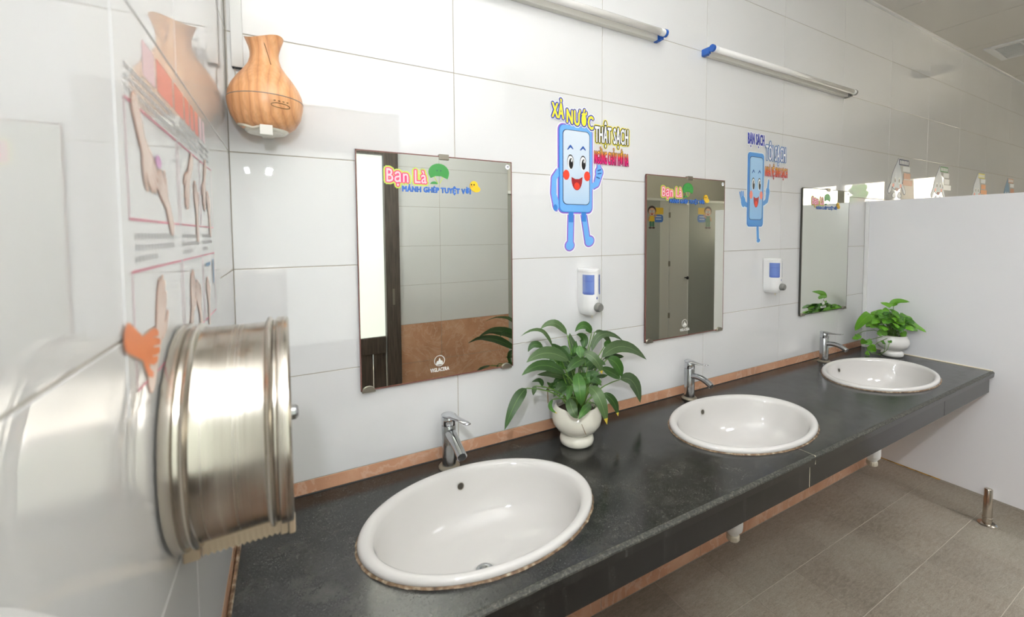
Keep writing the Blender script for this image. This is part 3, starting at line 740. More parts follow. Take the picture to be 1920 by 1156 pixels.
hand('hand_drawing', -.42, 1.62, 0.027, 2.9, 'hand', 'handline'); hand('hand_drawing', -.38, 1.59, 0.024, .4, 'hand', 'handline')
hand('hand_drawing', -.745, 1.452, 0.037, -.5, 'hand', 'handline'); hand('hand_drawing', -.795, 1.435, 0.034, -1.75, 'skin2', 'handline')
hand('hand_drawing', -.56, 1.45, 0.032, -.3, 'hand', 'handline'); hand('hand_drawing', -.51, 1.44, 0.029, .5, 'hand', 'handline')
hand('hand_drawing', -.42, 1.44, 0.024, .2, 'hand', 'handline'); c.rrect('blue_mark', -.36, 1.455, -.35, 1.50, .002, 'dropblue', 3); c.rrect('blue_mark', -.435, 1.49, -.385, 1.496, .002, 'dropblue', 3)
c.build()

# ------------------------------------------------------------------ counter
CT = .815
BAS = [(.553, -.318, .312, .220), (1.632, -.318, .320, .219), (2.742, -.318, .336, .216)]
ct = empty('counter', (1.66, -.3, .7), label='long dark granite washbasin counter cantilevered along the tiled wall', cat='counter')
def slab(x0, x1, arcs, holes, name='slab'):
    """arcs: (basin, side) cut into the end of the piece"""
    bm = bmesh.new(); pts = [(x0, -.583), (x1, -.583)]
    yb = -.0008
    def ell(b, a): return (b[0]+(b[2]-.014)*cos(a), b[1]+(b[3]-.014)*sin(a))
    if arcs and arcs[1] == 'right':
        b = arcs[0]; a0 = math.acos((x1-b[0])/(b[2]-.014)); pts += [ell(b, -a0-(2*pi-2*a0)*k/40) for k in range(41)]   # over the left side, front to back
        pts += [(x1, yb), (x0, yb)]
    elif arcs:
        b = arcs[0]; a0 = math.acos((x0-b[0])/(b[2]-.014)); pts += [(x1, yb), (x0, yb)] + [ell(b, a0-2*a0*k/40) for k in range(41)]
    else: pts += [(x1, yb), (x0, yb)]
    loops = [pts] + [[ell(b, 2*pi*k/64) for k in range(64)] for b in holes]
    es = []
    for lp in loops:
        vs = [bm.verts.new((x, y, CT)) for x, y in lp]
        es += [bm.edges.new((vs[i], vs[(i+1) % len(vs)])) for i in range(len(vs))]
    bmesh.ops.triangle_fill(bm, use_beauty=True, use_dissolve=False, edges=es)
    r_ = bmesh.ops.extrude_face_region(bm, geom=list(bm.faces))
    bmesh.ops.translate(bm, verts=[v for v in r_['geom'] if isinstance(v, bmesh.types.BMVert)], vec=(0, 0, -.03))
    bmobj(name, bm, M['granite'], ct)
    # worn bevelled front edge
    bm = bmesh.new(); n_ = max(2, int((x1-x0)/.02)); rows = []
    for i in range(n_+1):
        x = x0+(x1-x0)*i/n_; j1, j2 = random.uniform(-.0012, .0012), random.uniform(-.001, .001)
        rows.append([bm.verts.new(p) for p in ((x, -.5832, CT-.03), (x, -.5832, CT), (x, -.5893+j1, CT-.0004), (x, -.5945, CT-.0048+j2), (x, -.5953, CT-.0085+j2), (x, -.5935, CT-.03))])
    for a, b in zip(rows, rows[1:]):
        for k in range(6): f_ = bm.faces.new((a[k], b[k], b[(k+1) % 6], a[(k+1) % 6])); f_.material_index = 1 if k in (4, 5) else 0
    bm.faces.new(rows[0]); bm.faces.new(rows[-1])
    bmobj('front_edge', bm, [M['edge'], M['apron']], ct)
slab(.009, 1.6045, (BAS[1], 'right'), [BAS[0]])
slab(1.6065, 3.3105, (BAS[1], 'left'), [BAS[2]])
boxobj('apron', (.009, -.578, .70), (1.6040, -.556, CT-.0302), M['apron'], ct, .001)
boxobj('apron', (1.6068, -.578, .70), (2.72, -.556, CT-.0302), M['apron'], ct, .001)
boxobj('apron', (2.7215, -.578, .70), (3.3105, -.556, CT-.0302), M['apron'], ct, .001)
bm = bmesh.new(); box(bm, (1.6040, -.5775, .702), (1.6068, -.56, CT-.031)); box(bm, (1.6044, -.594, CT-.029), (1.6066, -.54, CT-.0005)); bmobj('joint_filler', bm, M['white_caulk'], ct)
bm = bmesh.new(); tube(bm, [(3.307, -.03, CT+.001), (3.307, -.3, CT+.001), (3.308, -.588, CT+.001)], .0035, 6); bmobj('sealant', bm, M['white_caulk'], ct)
bm = bmesh.new(); tube(bm, [(.004, -.01, CT+.001), (.005, -.3, CT-.0), (.004, -.59, CT)], .004, 6); bmobj('sealant', bm, M['caulk'], ct)
bm = bmesh.new(); tube(bm, [(.01, -.002, CT+.0005), (1.5, -.002, CT+.0005), (3.3, -.002, CT+.0005)], .0022, 6); bmobj('sealant', bm, M['dark'], ct)

# ------------------------------------------------------------------ washbasins
def basin(b, label):
    cx, cy, A, B = b
    r_ = empty('washbasin', (cx, cy, CT), label=label, cat='washbasin', group='washbasins set into the counter')
    bm = bmesh.new()
    prof = [(.965, .001), (.992, .0015), (1.0, .006), (.996, .012), (.982, .0165), (.955, .0185), (.925, .0165), (.90, .011), (.882, .0), (.865, -.018), (.84, -.042), (.79, -.070), (.71, -.094), (.58, -.112), (.42, -.121), (.26, -.125), (.12, -.1275), (.07, -.131)]
    rings = []; dpt = 1.22
    for s, z in prof:
        z = z*dpt if z < 0 else z
        rings.append([bm.verts.new((cx+A*s*cos(2*pi*i/96), cy+B*s*sin(2*pi*i/96), CT+z)) for i in range(96)])
    out = [(.12, -.14), (.45, -.135), (.72, -.108), (.86, -.072), (.92, -.03), (.93, .0)]
    ro = [[bm.verts.new((cx+A*s*cos(2*pi*i/96), cy+B*s*sin(2*pi*i/96), CT+z*dpt)) for i in range(96)] for s, z in out]
    for seq in (rings, [rings[-1]]+ro, [ro[-1], rings[0]]):
        for p, q in zip(seq, seq[1:]):
            for i in range(96): bm.faces.new((p[i], p[(i+1) % 96], q[(i+1) % 96], q[i]))
    bmobj('bowl', bm, M['ceramic'], r_, True)
    bm = bmesh.new(); lathe(bm, [(0, -.1315), (.010, -.1305), (.014, -.1275), (.021, -.1262), (.024, -.1275), (.024, -.132), (0, -.134)], (cx, cy, CT-.029), 28); auto_smooth(bmobj('drain', bm, M['chrome'], r_))
    # overflow hole in the back of the bowl
    n_ = Vector((0, -.982, .187)); o_ = Vector((cx+.004, cy+B*.8565-.0016, CT-.029)); u = Vector((1, 0, 0)); v = n_.cross(u).normalized()
    bm = bmesh.new()
    for k0, rr, off, mi in ((0, (.0105, .0085), .0012, 0), (1, (.0085, 0), .0004, 1)):
        a = [bm.verts.new(o_+n_*off+(u*cos(2*pi*k/24)+v*sin(2*pi*k/24))*rr[0]) for k in range(24)]
        if rr[1]:
            c2 = [bm.verts.new(o_+n_*off+(u*cos(2*pi*k/24)+v*sin(2*pi*k/24))*rr[1]) for k in range(24)]
            for k in range(24): f_ = bm.faces.new((a[k], a[(k+1) % 24], c2[(k+1) % 24], c2[k])); f_.material_index = 0
        else: bm.faces.new(a).material_index = 1
    bmobj('overflow_hole', bm, [M['clip'], M['clip2']], r_)
    bm = bmesh.new(); ra = []
    for i in range(120):
        a = 2*pi*i/120; j = random.uniform(-.0012, .0022); ro_, ri = 1.006, .985
        ra.append([bm.verts.new(p) for p in ((cx+(A*ri)*cos(a), cy+(B*ri)*sin(a), CT+.004), (cx+(A+.0012)*cos(a), cy+(B+.0012)*sin(a), CT+.003), (cx+(A+.0034+j*.8)*cos(a), cy+(B+.0034+j*.8)*sin(a), CT+.0004))])
    for i in range(120):
        p, q = ra[i], ra[(i+1) % 120]
        for k in range(2): bm.faces.new((p[k], q[k], q[k+1], p[k+1]))
    bmobj('sealant', bm, M['caulk'], r_)
    return r_
M['clip2'] = flat('overflow_mesh', rgb(84, 80, 72), .6, metal=.4)
basin(BAS[0], 'oval white washbasin nearest the steel paper dispenser')
basin(BAS[1], 'oval white washbasin in the middle of the counter')
basin(BAS[2], 'oval white washbasin at the end near the white partition')

# drain traps under the two farther basins
def trap(x, y, label):
    r_ = empty('drain_trap', (x, y, .334), label=label, cat='drain trap')
    bm = bmesh.new(); lathe(bm, [(0, 0), (.021, 0), (.0235, .004), (.0235, .021), (.021, .024), (0, .024)], (x, y, .334), 24); 
    auto_smooth(bmobj('cap', bm, M['white_plastic_old'], r_))
    bm = bmesh.new()
    for k in range(16):
        a = 2*pi*k/16; tube(bm, [(x+.0236*cos(a), y+.0236*sin(a), .338), (x+.0236*cos(a), y+.0236*sin(a), .354)], .0011, 5)
    tag(bmobj('grip_ribs', bm, M['white_plastic_old'], r_), kind='stuff')
    bm = bmesh.new(); lathe(bm, [(0, .0245), (.020, .0245), (.022, .03), (.034, .045), (.036, .06), (.036, .16), (.030, .175), (.021, .18), (.021, .302), (0, .302)], (x, y, .334), 28)
    auto_smooth(bmobj('trap_body', bm, M['white_plastic'], r_))
    bm = bmesh.new(); tube(bm, [(x, y+.03, .46), (x, y+.15, .462), (x, -.002, .462)], .018, 14); bmobj('pipe', bm, M['white_plastic'], r_, True)
trap(1.625, -.29, 'white plastic drain trap hanging under the middle washbasin')
trap(2.742, -.30, 'white plastic drain trap under the last washbasin by the partition')

# ------------------------------------------------------------------ faucets
def faucet(x, y, label, old):
    r_ = empty('faucet', (x, y, CT), label=label, cat='faucet', group='chrome faucets along the wall')
    R = .0215
    bm = bmesh.new(); lathe(bm, [(0, .0005), (.032, .0005), (.033, .004), (.029, .009), (.0225, .0105), (0, .0105)], (x, y, CT), 36); auto_smooth(bmobj('base_ring', bm, M['chrome_dull'], r_))
    bm = bmesh.new(); lathe(bm, [(0, .0107), (R, .0107), (R, .134), (R-.001, .1355), (0, .1355)], (x, y, CT), 36); auto_smooth(bmobj('body', bm, M['chrome'], r_))
    bm = bmesh.new(); lathe(bm, [(0, .1365), (R-.001, .1365), (R, .138), (R, .158), (R-.002, .162), (0, .163)], (x, y, CT), 36); auto_smooth(bmobj('cap', bm, M['chrome_bright'], r_))
    # lever handle: a flattened sweep from the cap outwards
    if old: pts = bez((x-.002, y+.018, CT+.163), (x+.008, y-.035, CT+.168), (x+.026, y-.105, CT+.170), 10); rr = [.017, .0205, .0205, .019, .016, .0135, .012, .0115, .011, .011, .008]
    else: pts = bez((x, y+.016, CT+.166), (x+.0, y-.045, CT+.166), (x+.0, y-.092, CT+.172), 10); rr = [.017, .0195, .019, .017, .013, .010, .0085, .008, .008, .008, .006]
    bm = bmesh.new(); tube(bm, pts, rr, 16, flat=.36); bmobj('lever', bm, M['chrome_bright'], r_, True)
    if old:
        pts = [(x, y-.004, CT+.113), (x, y-.03, CT+.111), (x, y-.058, CT+.105), (x, y-.088, CT+.095), (x, y-.116, CT+.083)]; rr = [.016, .0165, .0155, .0145, .0155]
    else:
        pts = bez((x, y-.008, CT+.102), (x, y-.062, CT+.108), (x, y-.112, CT+.088), 10); rr = [.0125]*11
    bm = bmesh.new(); tube(bm, pts, rr, 20); auto_smooth(bmobj('spout', bm, M['chrome'], r_), 50)
    e = Vector(pts[-1]); d = (Vector(pts[-1])-Vector(pts[-2])).normalized()
    bm = bmesh.new(); tube(bm, [e-d*.004, e+d*.003], rr[-1]*.78, 18); bmobj('aerator', bm, M['dark'], r_)
M['chrome_dull'] = flat('limescaled_chrome', rgb(150, 142, 126), .45, metal=.8)
M['chrome_bright'] = N('bright_chrome').set(col=rgb(206, 208, 212), metal=1.0, rough=.09).m
faucet(.546, -.060, 'dull chrome faucet behind the nearest washbasin', True)
faucet(1.648, -.052, 'chrome faucet with curved spout behind the middle washbasin', False)
faucet(2.745, -.056, 'chrome faucet with curved spout behind the last washbasin', False)

# ------------------------------------------------------------------ plants
def leaf(parent, b, m_, t, w_, mat, shape='lance', nrm=Vector((-.45, -.75, .5)), fold=.18, tip=None):
    pts = bez(b, m_, t, 10); bm = bmesh.new(); uv = bm.loops.layers.uv.new('UVMap'); rows = []
    for i, p in enumerate(pts):
        u = i/10; d = (pts[min(i+1, 10)]-pts[max(i-1, 0)]).normalized()
        nn = nrm - d*nrm.dot(d)
        if nn.length < .15: nn = Vector((0, 0, 1)) - d*d.z
        nn.normalize(); sd = d.cross(nn).normalized()
        if shape == 'lance': hw = .5*w_*max(0, sin(pi*u**.82))**.75*(1-.12*u)
        else: hw = .5*w_*(1.25*(min(1, u/.12))**.5*(1-u)**.62*(1+.55*u)) if 0 < u < 1 else 0
        wv = .0012*sin(u*17+w_*900)
        rows.append([(p + sd*hw*v + nn*(abs(v)*hw*fold*(-1 if shape == 'lance' else 1)*-1 + wv*abs(v)), u, .5+.5*v) for v in (-1, -.5, 0, .5, 1)])
    V = [[bm.verts.new(q[0]) for q in r_] for r_ in rows]
    for i in range(10):
        for k in range(4):
            try: f_ = bm.faces.new((V[i][k], V[i+1][k], V[i+1][k+1], V[i][k+1]))
            except ValueError: continue
            idx = [(i, k), (i+1, k), (i+1, k+1), (i, k+1)]
            for lp, (a, c_) in zip(f_.loops, idx): lp[uv].uv = (rows[a][c_][1], rows[a][c_][2])
            if tip and i >= 9: f_.material_index = 1
    bmesh.ops.remove_doubles(bm, verts=bm.verts, dist=.00001)
    me = bpy.data.meshes.new('leaf'); bm.to_mesh(me); bm.free()
    return link('leaf', me, [M[mat], M['leaf_tip']] if tip else [M[mat]], parent, smooth=True)

pl = empty('peace_lily', (.985, -.130, CT), label='leafy peace lily growing in a cream pot between the first two basins', cat='plant')
bm = bmesh.new()
a0 = -2.25
def petal(a, j):
    if j in (11, 12, 13, 14, 15):
        k = abs(((a-a0+pi/3) % (2*pi/3))-pi/3)/(pi/3)         # 0 at the notches
        return (.002*(k), -.017*max(0, 1-k*2.0) )
    return (0, 0)
lathe(bm, [(0, .0006), (.050, .0006), (.057, .006), (.0595, .018), (.056, .030), (.047, .037), (.050, .041), (.068, .052), (.082, .072), (.0865, .092), (.084, .112), (.076, .131), (.0725, .137), (.069, .137), (.068, .130), (.072, .115), (.055, .105), (0, .105)], (.985, -.130, CT), 60, wob=petal)
auto_smooth(bmobj('pot', bm, M['cream'], pl), 60)
bm = bmesh.new(); lathe(bm, [(0, .115), (.0705, .113), (.0705, .108), (0, .107)], (.985, -.130, CT), 30); bmobj('soil', bm, M['soil'], pl)
bm = bmesh.new(); tube(bm, [(.945, -.188, CT+.134), (.950, -.208, CT+.10), (.958, -.219, CT+.07)], .0011, 5); bmobj('dry_root', bm, M['stem_brown'], pl)
PEACE=[((0.892,-0.12,1.161),(0.84,-0.13,1.226),(0.755,-0.15,1.221),0.014),
((0.966,-0.1,1.19),(0.919,-0.09,1.234),(0.869,-0.08,1.217),0.028),
((1.065,-0.11,1.185),(1.031,-0.11,1.217),(0.985,-0.12,1.202),0.034),
((1.042,-0.14,1.127),(1.099,-0.13,1.182),(1.207,-0.12,1.141),0.028),
((1.095,-0.09,1.183),(1.149,-0.08,1.161),(1.191,-0.07,1.111),0.027),
((1.094,-0.13,1.097),(1.214,-0.11,1.118),(1.354,-0.09,1.041),0.051),
((0.926,-0.17,1.121),(0.828,-0.19,1.167),(0.747,-0.2,1.151),0.045),
((0.856,-0.12,1.164),(0.821,-0.12,1.179),(0.798,-0.12,1.157),0.025),
((0.903,-0.18,1.084),(0.801,-0.21,1.137),(0.714,-0.23,1.125),0.037),
((0.94,-0.13,1.05),(0.885,-0.13,1.072),(0.825,-0.13,1.08),0.024),
((0.953,-0.13,1.088),(0.93,-0.11,1.129),(0.902,-0.1,1.168),0.049),
((0.938,-0.2,1.088),(0.91,-0.25,1.057),(0.917,-0.25,0.999),0.043),
((0.992,-0.17,1.116),(0.94,-0.19,1.119),(0.896,-0.2,1.097),0.036),
((0.981,-0.17,1.142),(1.01,-0.2,1.122),(1.033,-0.21,1.07),0.035),
((1.208,-0.1,0.99),(1.283,-0.09,0.964),(1.321,-0.09,0.874),0.053),
((1.104,-0.15,1.098),(1.14,-0.16,1.074),(1.163,-0.16,1.023),0.044),
((0.993,-0.19,1.028),(0.997,-0.24,1.004),(1.021,-0.25,0.916),0.044),
((1.084,-0.15,0.975),(1.123,-0.16,0.943),(1.146,-0.16,0.884),0.032),
((0.775,-0.15,1.051),(0.725,-0.17,1.021),(0.681,-0.18,0.948),0.038),
((0.919,-0.18,1.003),(0.896,-0.23,0.987),(0.914,-0.235,0.954),0.037),
((1.009,-0.18,0.961),(0.945,-0.23,0.973),(0.913,-0.24,0.953),0.027),
((1.06,-0.14,0.939),(1.058,-0.16,0.926),(1.058,-0.18,0.915),0.027),
((0.881,-0.14,0.991),(0.858,-0.16,0.976),(0.866,-0.19,0.964),0.014),
((0.931,-0.17,1.037),(0.912,-0.19,1.025),(0.896,-0.2,1.005),0.023),
((1.019,-0.1,1.116),(1.002,-0.08,1.147),(0.998,-0.07,1.187),0.032),
((1.043,-0.09,1.129),(1.051,-0.08,1.164),(1.019,-0.08,1.18),0.033),
((1.091,-0.13,1.062),(1.148,-0.13,1.031),(1.182,-0.13,1.006),0.035),
((1.086,-0.11,1.024),(1.121,-0.1,1.017),(1.15,-0.1,1.017),0.016),
((1.13,-0.1,1.081),(1.188,-0.09,1.078),(1.245,-0.08,1.067),0.027),
((0.866,-0.12,1.019),(0.885,-0.13,1.029),(0.922,-0.13,1.023),0.01),
((0.851,-0.12,1.032),(0.843,-0.12,1.055),(0.811,-0.12,1.056),0.017),
((1.102,-0.12,1.005),(1.073,-0.13,1.02),(1.051,-0.14,1.032),0.023),
((1.122,-0.11,1.128),(1.154,-0.1,1.131),(1.164,-0.1,1.096),0.029),
((0.966,-0.12,1.102),(0.982,-0.12,1.131),(0.99,-0.12,1.171),0.027),
((0.808,-0.15,1.053),(0.803,-0.15,1.041),(0.799,-0.15,1.023),0.017),
((0.975,-0.16,1.164),(0.97,-0.17,1.145),(0.966,-0.18,1.128),0.03),
((0.933,-0.12,1.035),(0.959,-0.13,1.038),(0.971,-0.14,1.066),0.027),
((1.061,-0.12,0.993),(1.088,-0.1,1.001),(1.071,-0.1,1.038),0.028),
((0.912,-0.12,1.038),(0.885,-0.13,1.033),(0.858,-0.14,1.054),0.022)]

bm = bmesh.new(); base = Vector((.985, -.13, CT+.112))
for i, (b, m_, t, w_) in enumerate(PEACE):
    dusty = i in (0, 1, 3, 6, 13, 16, 14, 4, 5) or i % 5 == 4
    leaf(pl, b, m_, t, w_, 'leaf_dusty' if dusty else 'leaf', tip=i in (13, 16, 17, 22))
    bb = Vector(b); s0 = base + Vector(((bb.x-.985)*.16, (bb.y+.13)*.3, 0)); md = (s0+bb)*.5 + Vector(((bb.x-.985)*-.12, -.01, .02))
    tube(bm, bez(s0, md, bb, 6), [.0028, .0026, .0024, .0022, .002, .0019, .0016], 6)
# the long bare stalk carrying the leaf that hangs over the wall side
tag(bmobj('stems', bm, M['stem'], pl, True), kind='stuff')
bm = bmesh.new(); tube(bm, [(.866, -.14, 1.04), (.857, -.145, 1.02), (.858, -.146, .985)], .0016, 5); bmobj('dry_leaf', bm, M['stem_brown'], pl)
# extra inner leaves to close the middle of the bush
random.seed(11)
for i in range(26):
    a = random.uniform(0, 2*pi); r0 = random.uniform(.02, .05); z0 = random.uniform(1.0, 1.10); L_ = random.uniform(.07, .11)
    b = Vector((.985+r0*cos(a), -.125+r0*.6*sin(a), z0)); e = b + Vector((cos(a)*L_*.8, sin(a)*L_*.35, random.uniform(-.03, .05)))
    e.y = min(e.y, -.02); md = (b+e)*.5 + Vector((0, 0, .018))
    md.y = min(md.y, -.02)
    leaf(pl, b, md, e, random.uniform(.03, .042), 'leaf', nrm=Vector((-.4+random.uniform(-.5, .5), -.6, .6)))

pp = empty('pothos', (3.208, -.198, CT), label='bushy bright green trailing pothos in white pot at the partition end', cat='plant')
bm = bmesh.new()
lathe(bm, [(0, .0006), (.044, .0006), (.051, .006), (.0535, .018), (.050, .030), (.042, .037), (.046, .041), (.064, .052), (.075, .070), (.0775, .087), (.074, .103), (.066, .118), (.066, .127), (.060, .127), (.060, .118), (.050, .105), (0, .105)], (3.208, -.198, CT), 48)
auto_smooth(bmobj('pot', bm, M['white_pot'], pp), 60)
bm = bmesh.new(); lathe(bm, [(0, .116), (.058, .114), (.0, .108)], (3.208, -.198, CT), 30); bmobj('soil', bm, M['soil'], pp)
POTHOS=[((3.2,-0.199,1.107),(3.2,-0.213,1.141),(3.2,-0.275,1.144),0.027),
((3.27,-0.257,1.011),(3.27,-0.295,0.994),(3.27,-0.329,0.973),0.018),
((3.08,-0.137,1.065),(3.08,-0.097,1.02),(3.08,-0.061,0.952),0.041),
((3.15,-0.211,1.115),(3.15,-0.189,1.123),(3.15,-0.155,1.129),0.021),
((3.05,-0.091,0.939),(3.05,-0.082,0.921),(3.05,-0.058,0.91),0.025),
((3.05,-0.084,0.938),(3.05,-0.089,0.931),(3.05,-0.094,0.923),0.019),
((3.07,-0.118,0.91),(3.07,-0.107,0.896),(3.07,-0.096,0.883),0.025),
((3.08,-0.119,0.908),(3.08,-0.133,0.9),(3.08,-0.151,0.899),0.032),
((3.1,-0.135,0.838),(3.1,-0.144,0.867),(3.1,-0.157,0.881),0.032),
((3.09,-0.13,0.835),(3.09,-0.121,0.829),(3.09,-0.11,0.823),0.022),
((3.13,-0.192,0.893),(3.13,-0.185,0.905),(3.13,-0.169,0.907),0.016),
((3.13,-0.212,0.906),(3.13,-0.209,0.913),(3.13,-0.203,0.915),0.011),
((3.13,-0.213,0.906),(3.13,-0.218,0.915),(3.13,-0.224,0.921),0.011),
((3.2,-0.244,0.968),(3.2,-0.249,0.953),(3.2,-0.245,0.928),0.027),
((3.13,-0.165,0.977),(3.13,-0.183,0.959),(3.13,-0.201,0.947),0.032),
((3.12,-0.16,0.961),(3.12,-0.17,0.947),(3.12,-0.175,0.937),0.016)]

bm = bmesh.new(); base = Vector((3.208, -.198, CT+.115))
for i, (b, m_, t, w_) in enumerate(POTHOS):
    leaf(pp, b, m_, t, w_*1.15, 'pothos', 'heart', nrm=Vector((-.8, -.35, .45)))
vines = [[(3.19, -.19, .94), (3.13, -.135, .965), (3.09, -.10, .955), (3.05, -.085, .94)], [(3.18, -.2, .945), (3.12, -.15, .92), (3.08, -.12, .905)], [(3.16, -.22, .945), (3.11, -.165, .90), (3.095, -.14, .86), (3.10, -.135, .835), (3.12, -.175, .826)],
         [(3.12, -.165, .83), (3.127, -.19, .85), (3.13, -.192, .893)], [(3.12, -.175, .826), (3.128, -.205, .865), (3.13, -.212, .906)], [(3.2, -.2, .95), (3.2, -.199, 1.107)], [(3.22, -.21, .95), (3.27, -.257, 1.011)], [(3.19, -.19, .95), (3.1, -.14, 1.0), (3.08, -.137, 1.065)]]
for v in vines: tube(bm, v, .0017, 6)
random.seed(5)
for i in range(120):
    a = random.uniform(0, 2*pi); el = random.uniform(.05, 1.35); rr = random.uniform(.62, 1.0)
    e = Vector((3.185+.12*rr*cos(a)*cos(el), -.195+.125*rr*sin(a)*cos(el), .985+.105*rr*sin(el)))
    dr = Vector((cos(a), sin(a), -.15)).normalized(); L_ = random.uniform(.034, .05)
    b = e - dr*L_*.5; t = e + dr*L_*.5 - Vector((0, 0, .012))
    if t.x > 3.303: t.x = 3.303
    if b.x > 3.303: b.x = 3.303
    m_ = (b+t)*.5 + Vector((0, 0, .007))
    leaf(pp, b, m_, t, random.uniform(.028, .038), 'pothos', 'heart', nrm=Vector((-.55+random.uniform(-.5, .5), -.4+random.uniform(-.4, .4), .8)), fold=.25)
    if i % 2 == 0: tube(bm, bez(base+Vector((random.uniform(-.03, .03), random.uniform(-.03, .03), 0)), (base+b)*.5, b, 4), .0013, 5)
tag(bmobj('stems', bm, M['stem'], pp, True), kind='stuff')

# ------------------------------------------------------------------ soap dispensers
def soap(cx, label):
    z0, z1 = 1.237, 1.412; hw = .034; cy = -.034; ry = .040
    r_ = empty('soap_dispenser', (cx, -.002, z0), label=label, cat='soap dispenser', group='white soap dispensers on the tile wall')
    def sec(z, k=1, grow=0):
        a = [(cx-(hw+grow)*k, -.002)]
        for i in range(21):
            t = -pi/2+pi*i/20; a.append((cx+(hw+grow)*k*sin(t), cy-(ry+grow)*k*cos(t)))
        a.append((cx+(hw+grow)*k, -.002)); return [(x, y, z) for x, y in a]
    bm = bmesh.new(); rings = []
    for z, k in ((z0+.008, .70), (z0+.0, .60), (z0+.012, .86), (z0+.03, .97), (z0+.06, 1), (z1-.012, 1))[1:]:
        rings.append([bm.verts.new(p) for p in sec(z, k)])
    for p, q in zip(rings, rings[1:]):
        for i in range(len(p)): bm.faces.new((p[i], p[(i+1) % len(p)], q[(i+1) % len(p)], q[i]))
    bm.faces.new(rings[0]); bm.faces.new(rings[-1]); auto_smooth(bmobj('body', bm, M['white_plastic'], r_))
    bm = bmesh.new(); rings = [[bm.verts.new(p) for p in sec(z, 1, gr)] for z, gr in ((z1-.0118, .0), (z1-.0112, .0022), (z1-.003, .0022), (z1, -.001))]
    for p, q in zip(rings, rings[1:]):
        for i in range(len(p)): bm.faces.new((p[i], p[(i+1) % len(p)], q[(i+1) % len(p)], q[i]))
    bm.faces.new(rings[0]); bm.faces.new(rings[-1]); auto_smooth(bmobj('lid', bm, M['white_plastic'], r_))
    for s in (-1, 1):
        bm = bmesh.new(); gr = .0008; cols = []
        for i in range(11):
            t = s*radians(17+72*i/10); cols.append([bm.verts.new((cx+(hw+gr)*sin(t), cy-(ry+gr)*cos(t), z)) for z in (z0+.083-.004*(1 if 0 < i < 10 else -1), z0+.12, z1-.022)])
        for p, q in zip(cols, cols[1:]):
            for k in range(2): bm.faces.new((p[k], q[k], q[k+1], p[k+1]))
        w1 = bmobj('window', bm, M['blue_glass'], r_, True)
        bm = bmesh.new(); gr = .0013
        for (a1, a2, q0, q1) in ((17, 21, z0+.083, z1-.022), (85, 89, z0+.083, z1-.022), (17, 89, z0+.081, z0+.088), (26, 80, z1-.048, z1-.044)):
            cs = [[bm.verts.new((cx+(hw+gr)*sin(s*radians(a1+(a2-a1)*i/6)), cy-(ry+gr)*cos(s*radians(a1+(a2-a1)*i/6)), z)) for z in (q0, q1)] for i in range(7)]
            for p, q in zip(cs, cs[1:]): bm.faces.new((p[0], q[0], q[1], p[1]))
        bmobj('window_border', bm, M['blue_dark'], w1, True)
    # pump button
    yf = cy-ry
    bm = bmesh.new(); rk = lathe(bm, [(0, 0), (.0165, 0), (.0175, .004), (.0165, .017), (.013, .021), (0, .0215)], n=24)
    bmesh.ops.rotate(bm, verts=bm.verts, matrix=Matrix.Rotation(pi/2, 3, 'X')); bmesh.ops.translate(bm, verts=bm.verts, vec=(cx+.006, yf+.004, z0+.032))
    auto_smooth(bmobj('pump_button', bm, M['grey_plastic'], r_))
    bm = bmesh.new(); vs = [bm.verts.new((cx+.001+x, yf-.0007, z0+.066+z)) for x, z in ((0, .008), (.002, .003), (.003, -.001), (.0015, -.004), (-.0015, -.004), (-.003, -.001), (-.002, .003))]; bm.faces.new(vs); bmobj('drop_mark', bm, M['blue_dark'], r_)
    bm = bmesh.new(); lathe(bm, [(0, -.012), (.004, -.012), (.004, .002), (0, .002)], (cx, cy-.012, z0), 12); bmobj('nozzle', bm, M['white_plastic_old'], r_)
soap(1.116, 'white soap dispenser with blue windows under the larger phone sticker')
soap(2.284, 'white soap dispenser with blue windows under the smaller phone sticker')

# ------------------------------------------------------------------ tube lamps
def lamp(x0, x1, blue_l, blue_r, label):
    z = 2.350; y = -.052
    r_ = empty('tube_lamp', ((x0+x1)/2, 0, z), label=label, cat='lamp', group='tube lamps above the mirrors')
    boxobj('batten', (x0+.004, -.024, z-.018), (x1-.004, -.001, z+.006), M['batten'], r_, .002)
    bm = bmesh.new(); tube(bm, [(x0+.035, y, z), (x1-.035, y, z)], .0132, 24); bmobj('tube', bm, M['tube'], r_, True)
    for x, s in ((x0, 1), (x1, -1)):
        bm = bmesh.new(); tube(bm, [(x+s*.014, y, z), (x+s*.036, y, z)], .0138, 24); auto_smooth(bmobj('end_cap', bm, M['white_plastic'], r_))
        blue = blue_l if s == 1 else blue_r
        bm = bmesh.new(); tube(bm, [(x+s*.002, y, z), (x+s*.013, y, z)], .0155, 20)
        box(bm, (min(x, x+s*.014), -.040, z-.019), (max(x, x+s*.014), -.0005, z+.010), 0, .002); box(bm, (min(x+s*.002, x+s*.02), -.028, z-.021), (max(x+s*.002, x+s*.02), -.001, z+.009), 0, .002)
        bmobj('lamp_holder', bm, M['blue_plastic'] if blue else M['grey_plastic'], r_)
lamp(.265, 1.487, True, True, 'white tube lamp on the tile wall, cut off by the top of the picture')
lamp(1.762, 3.022, True, False, 'white tube lamp with one blue end above the middle and last mirrors')

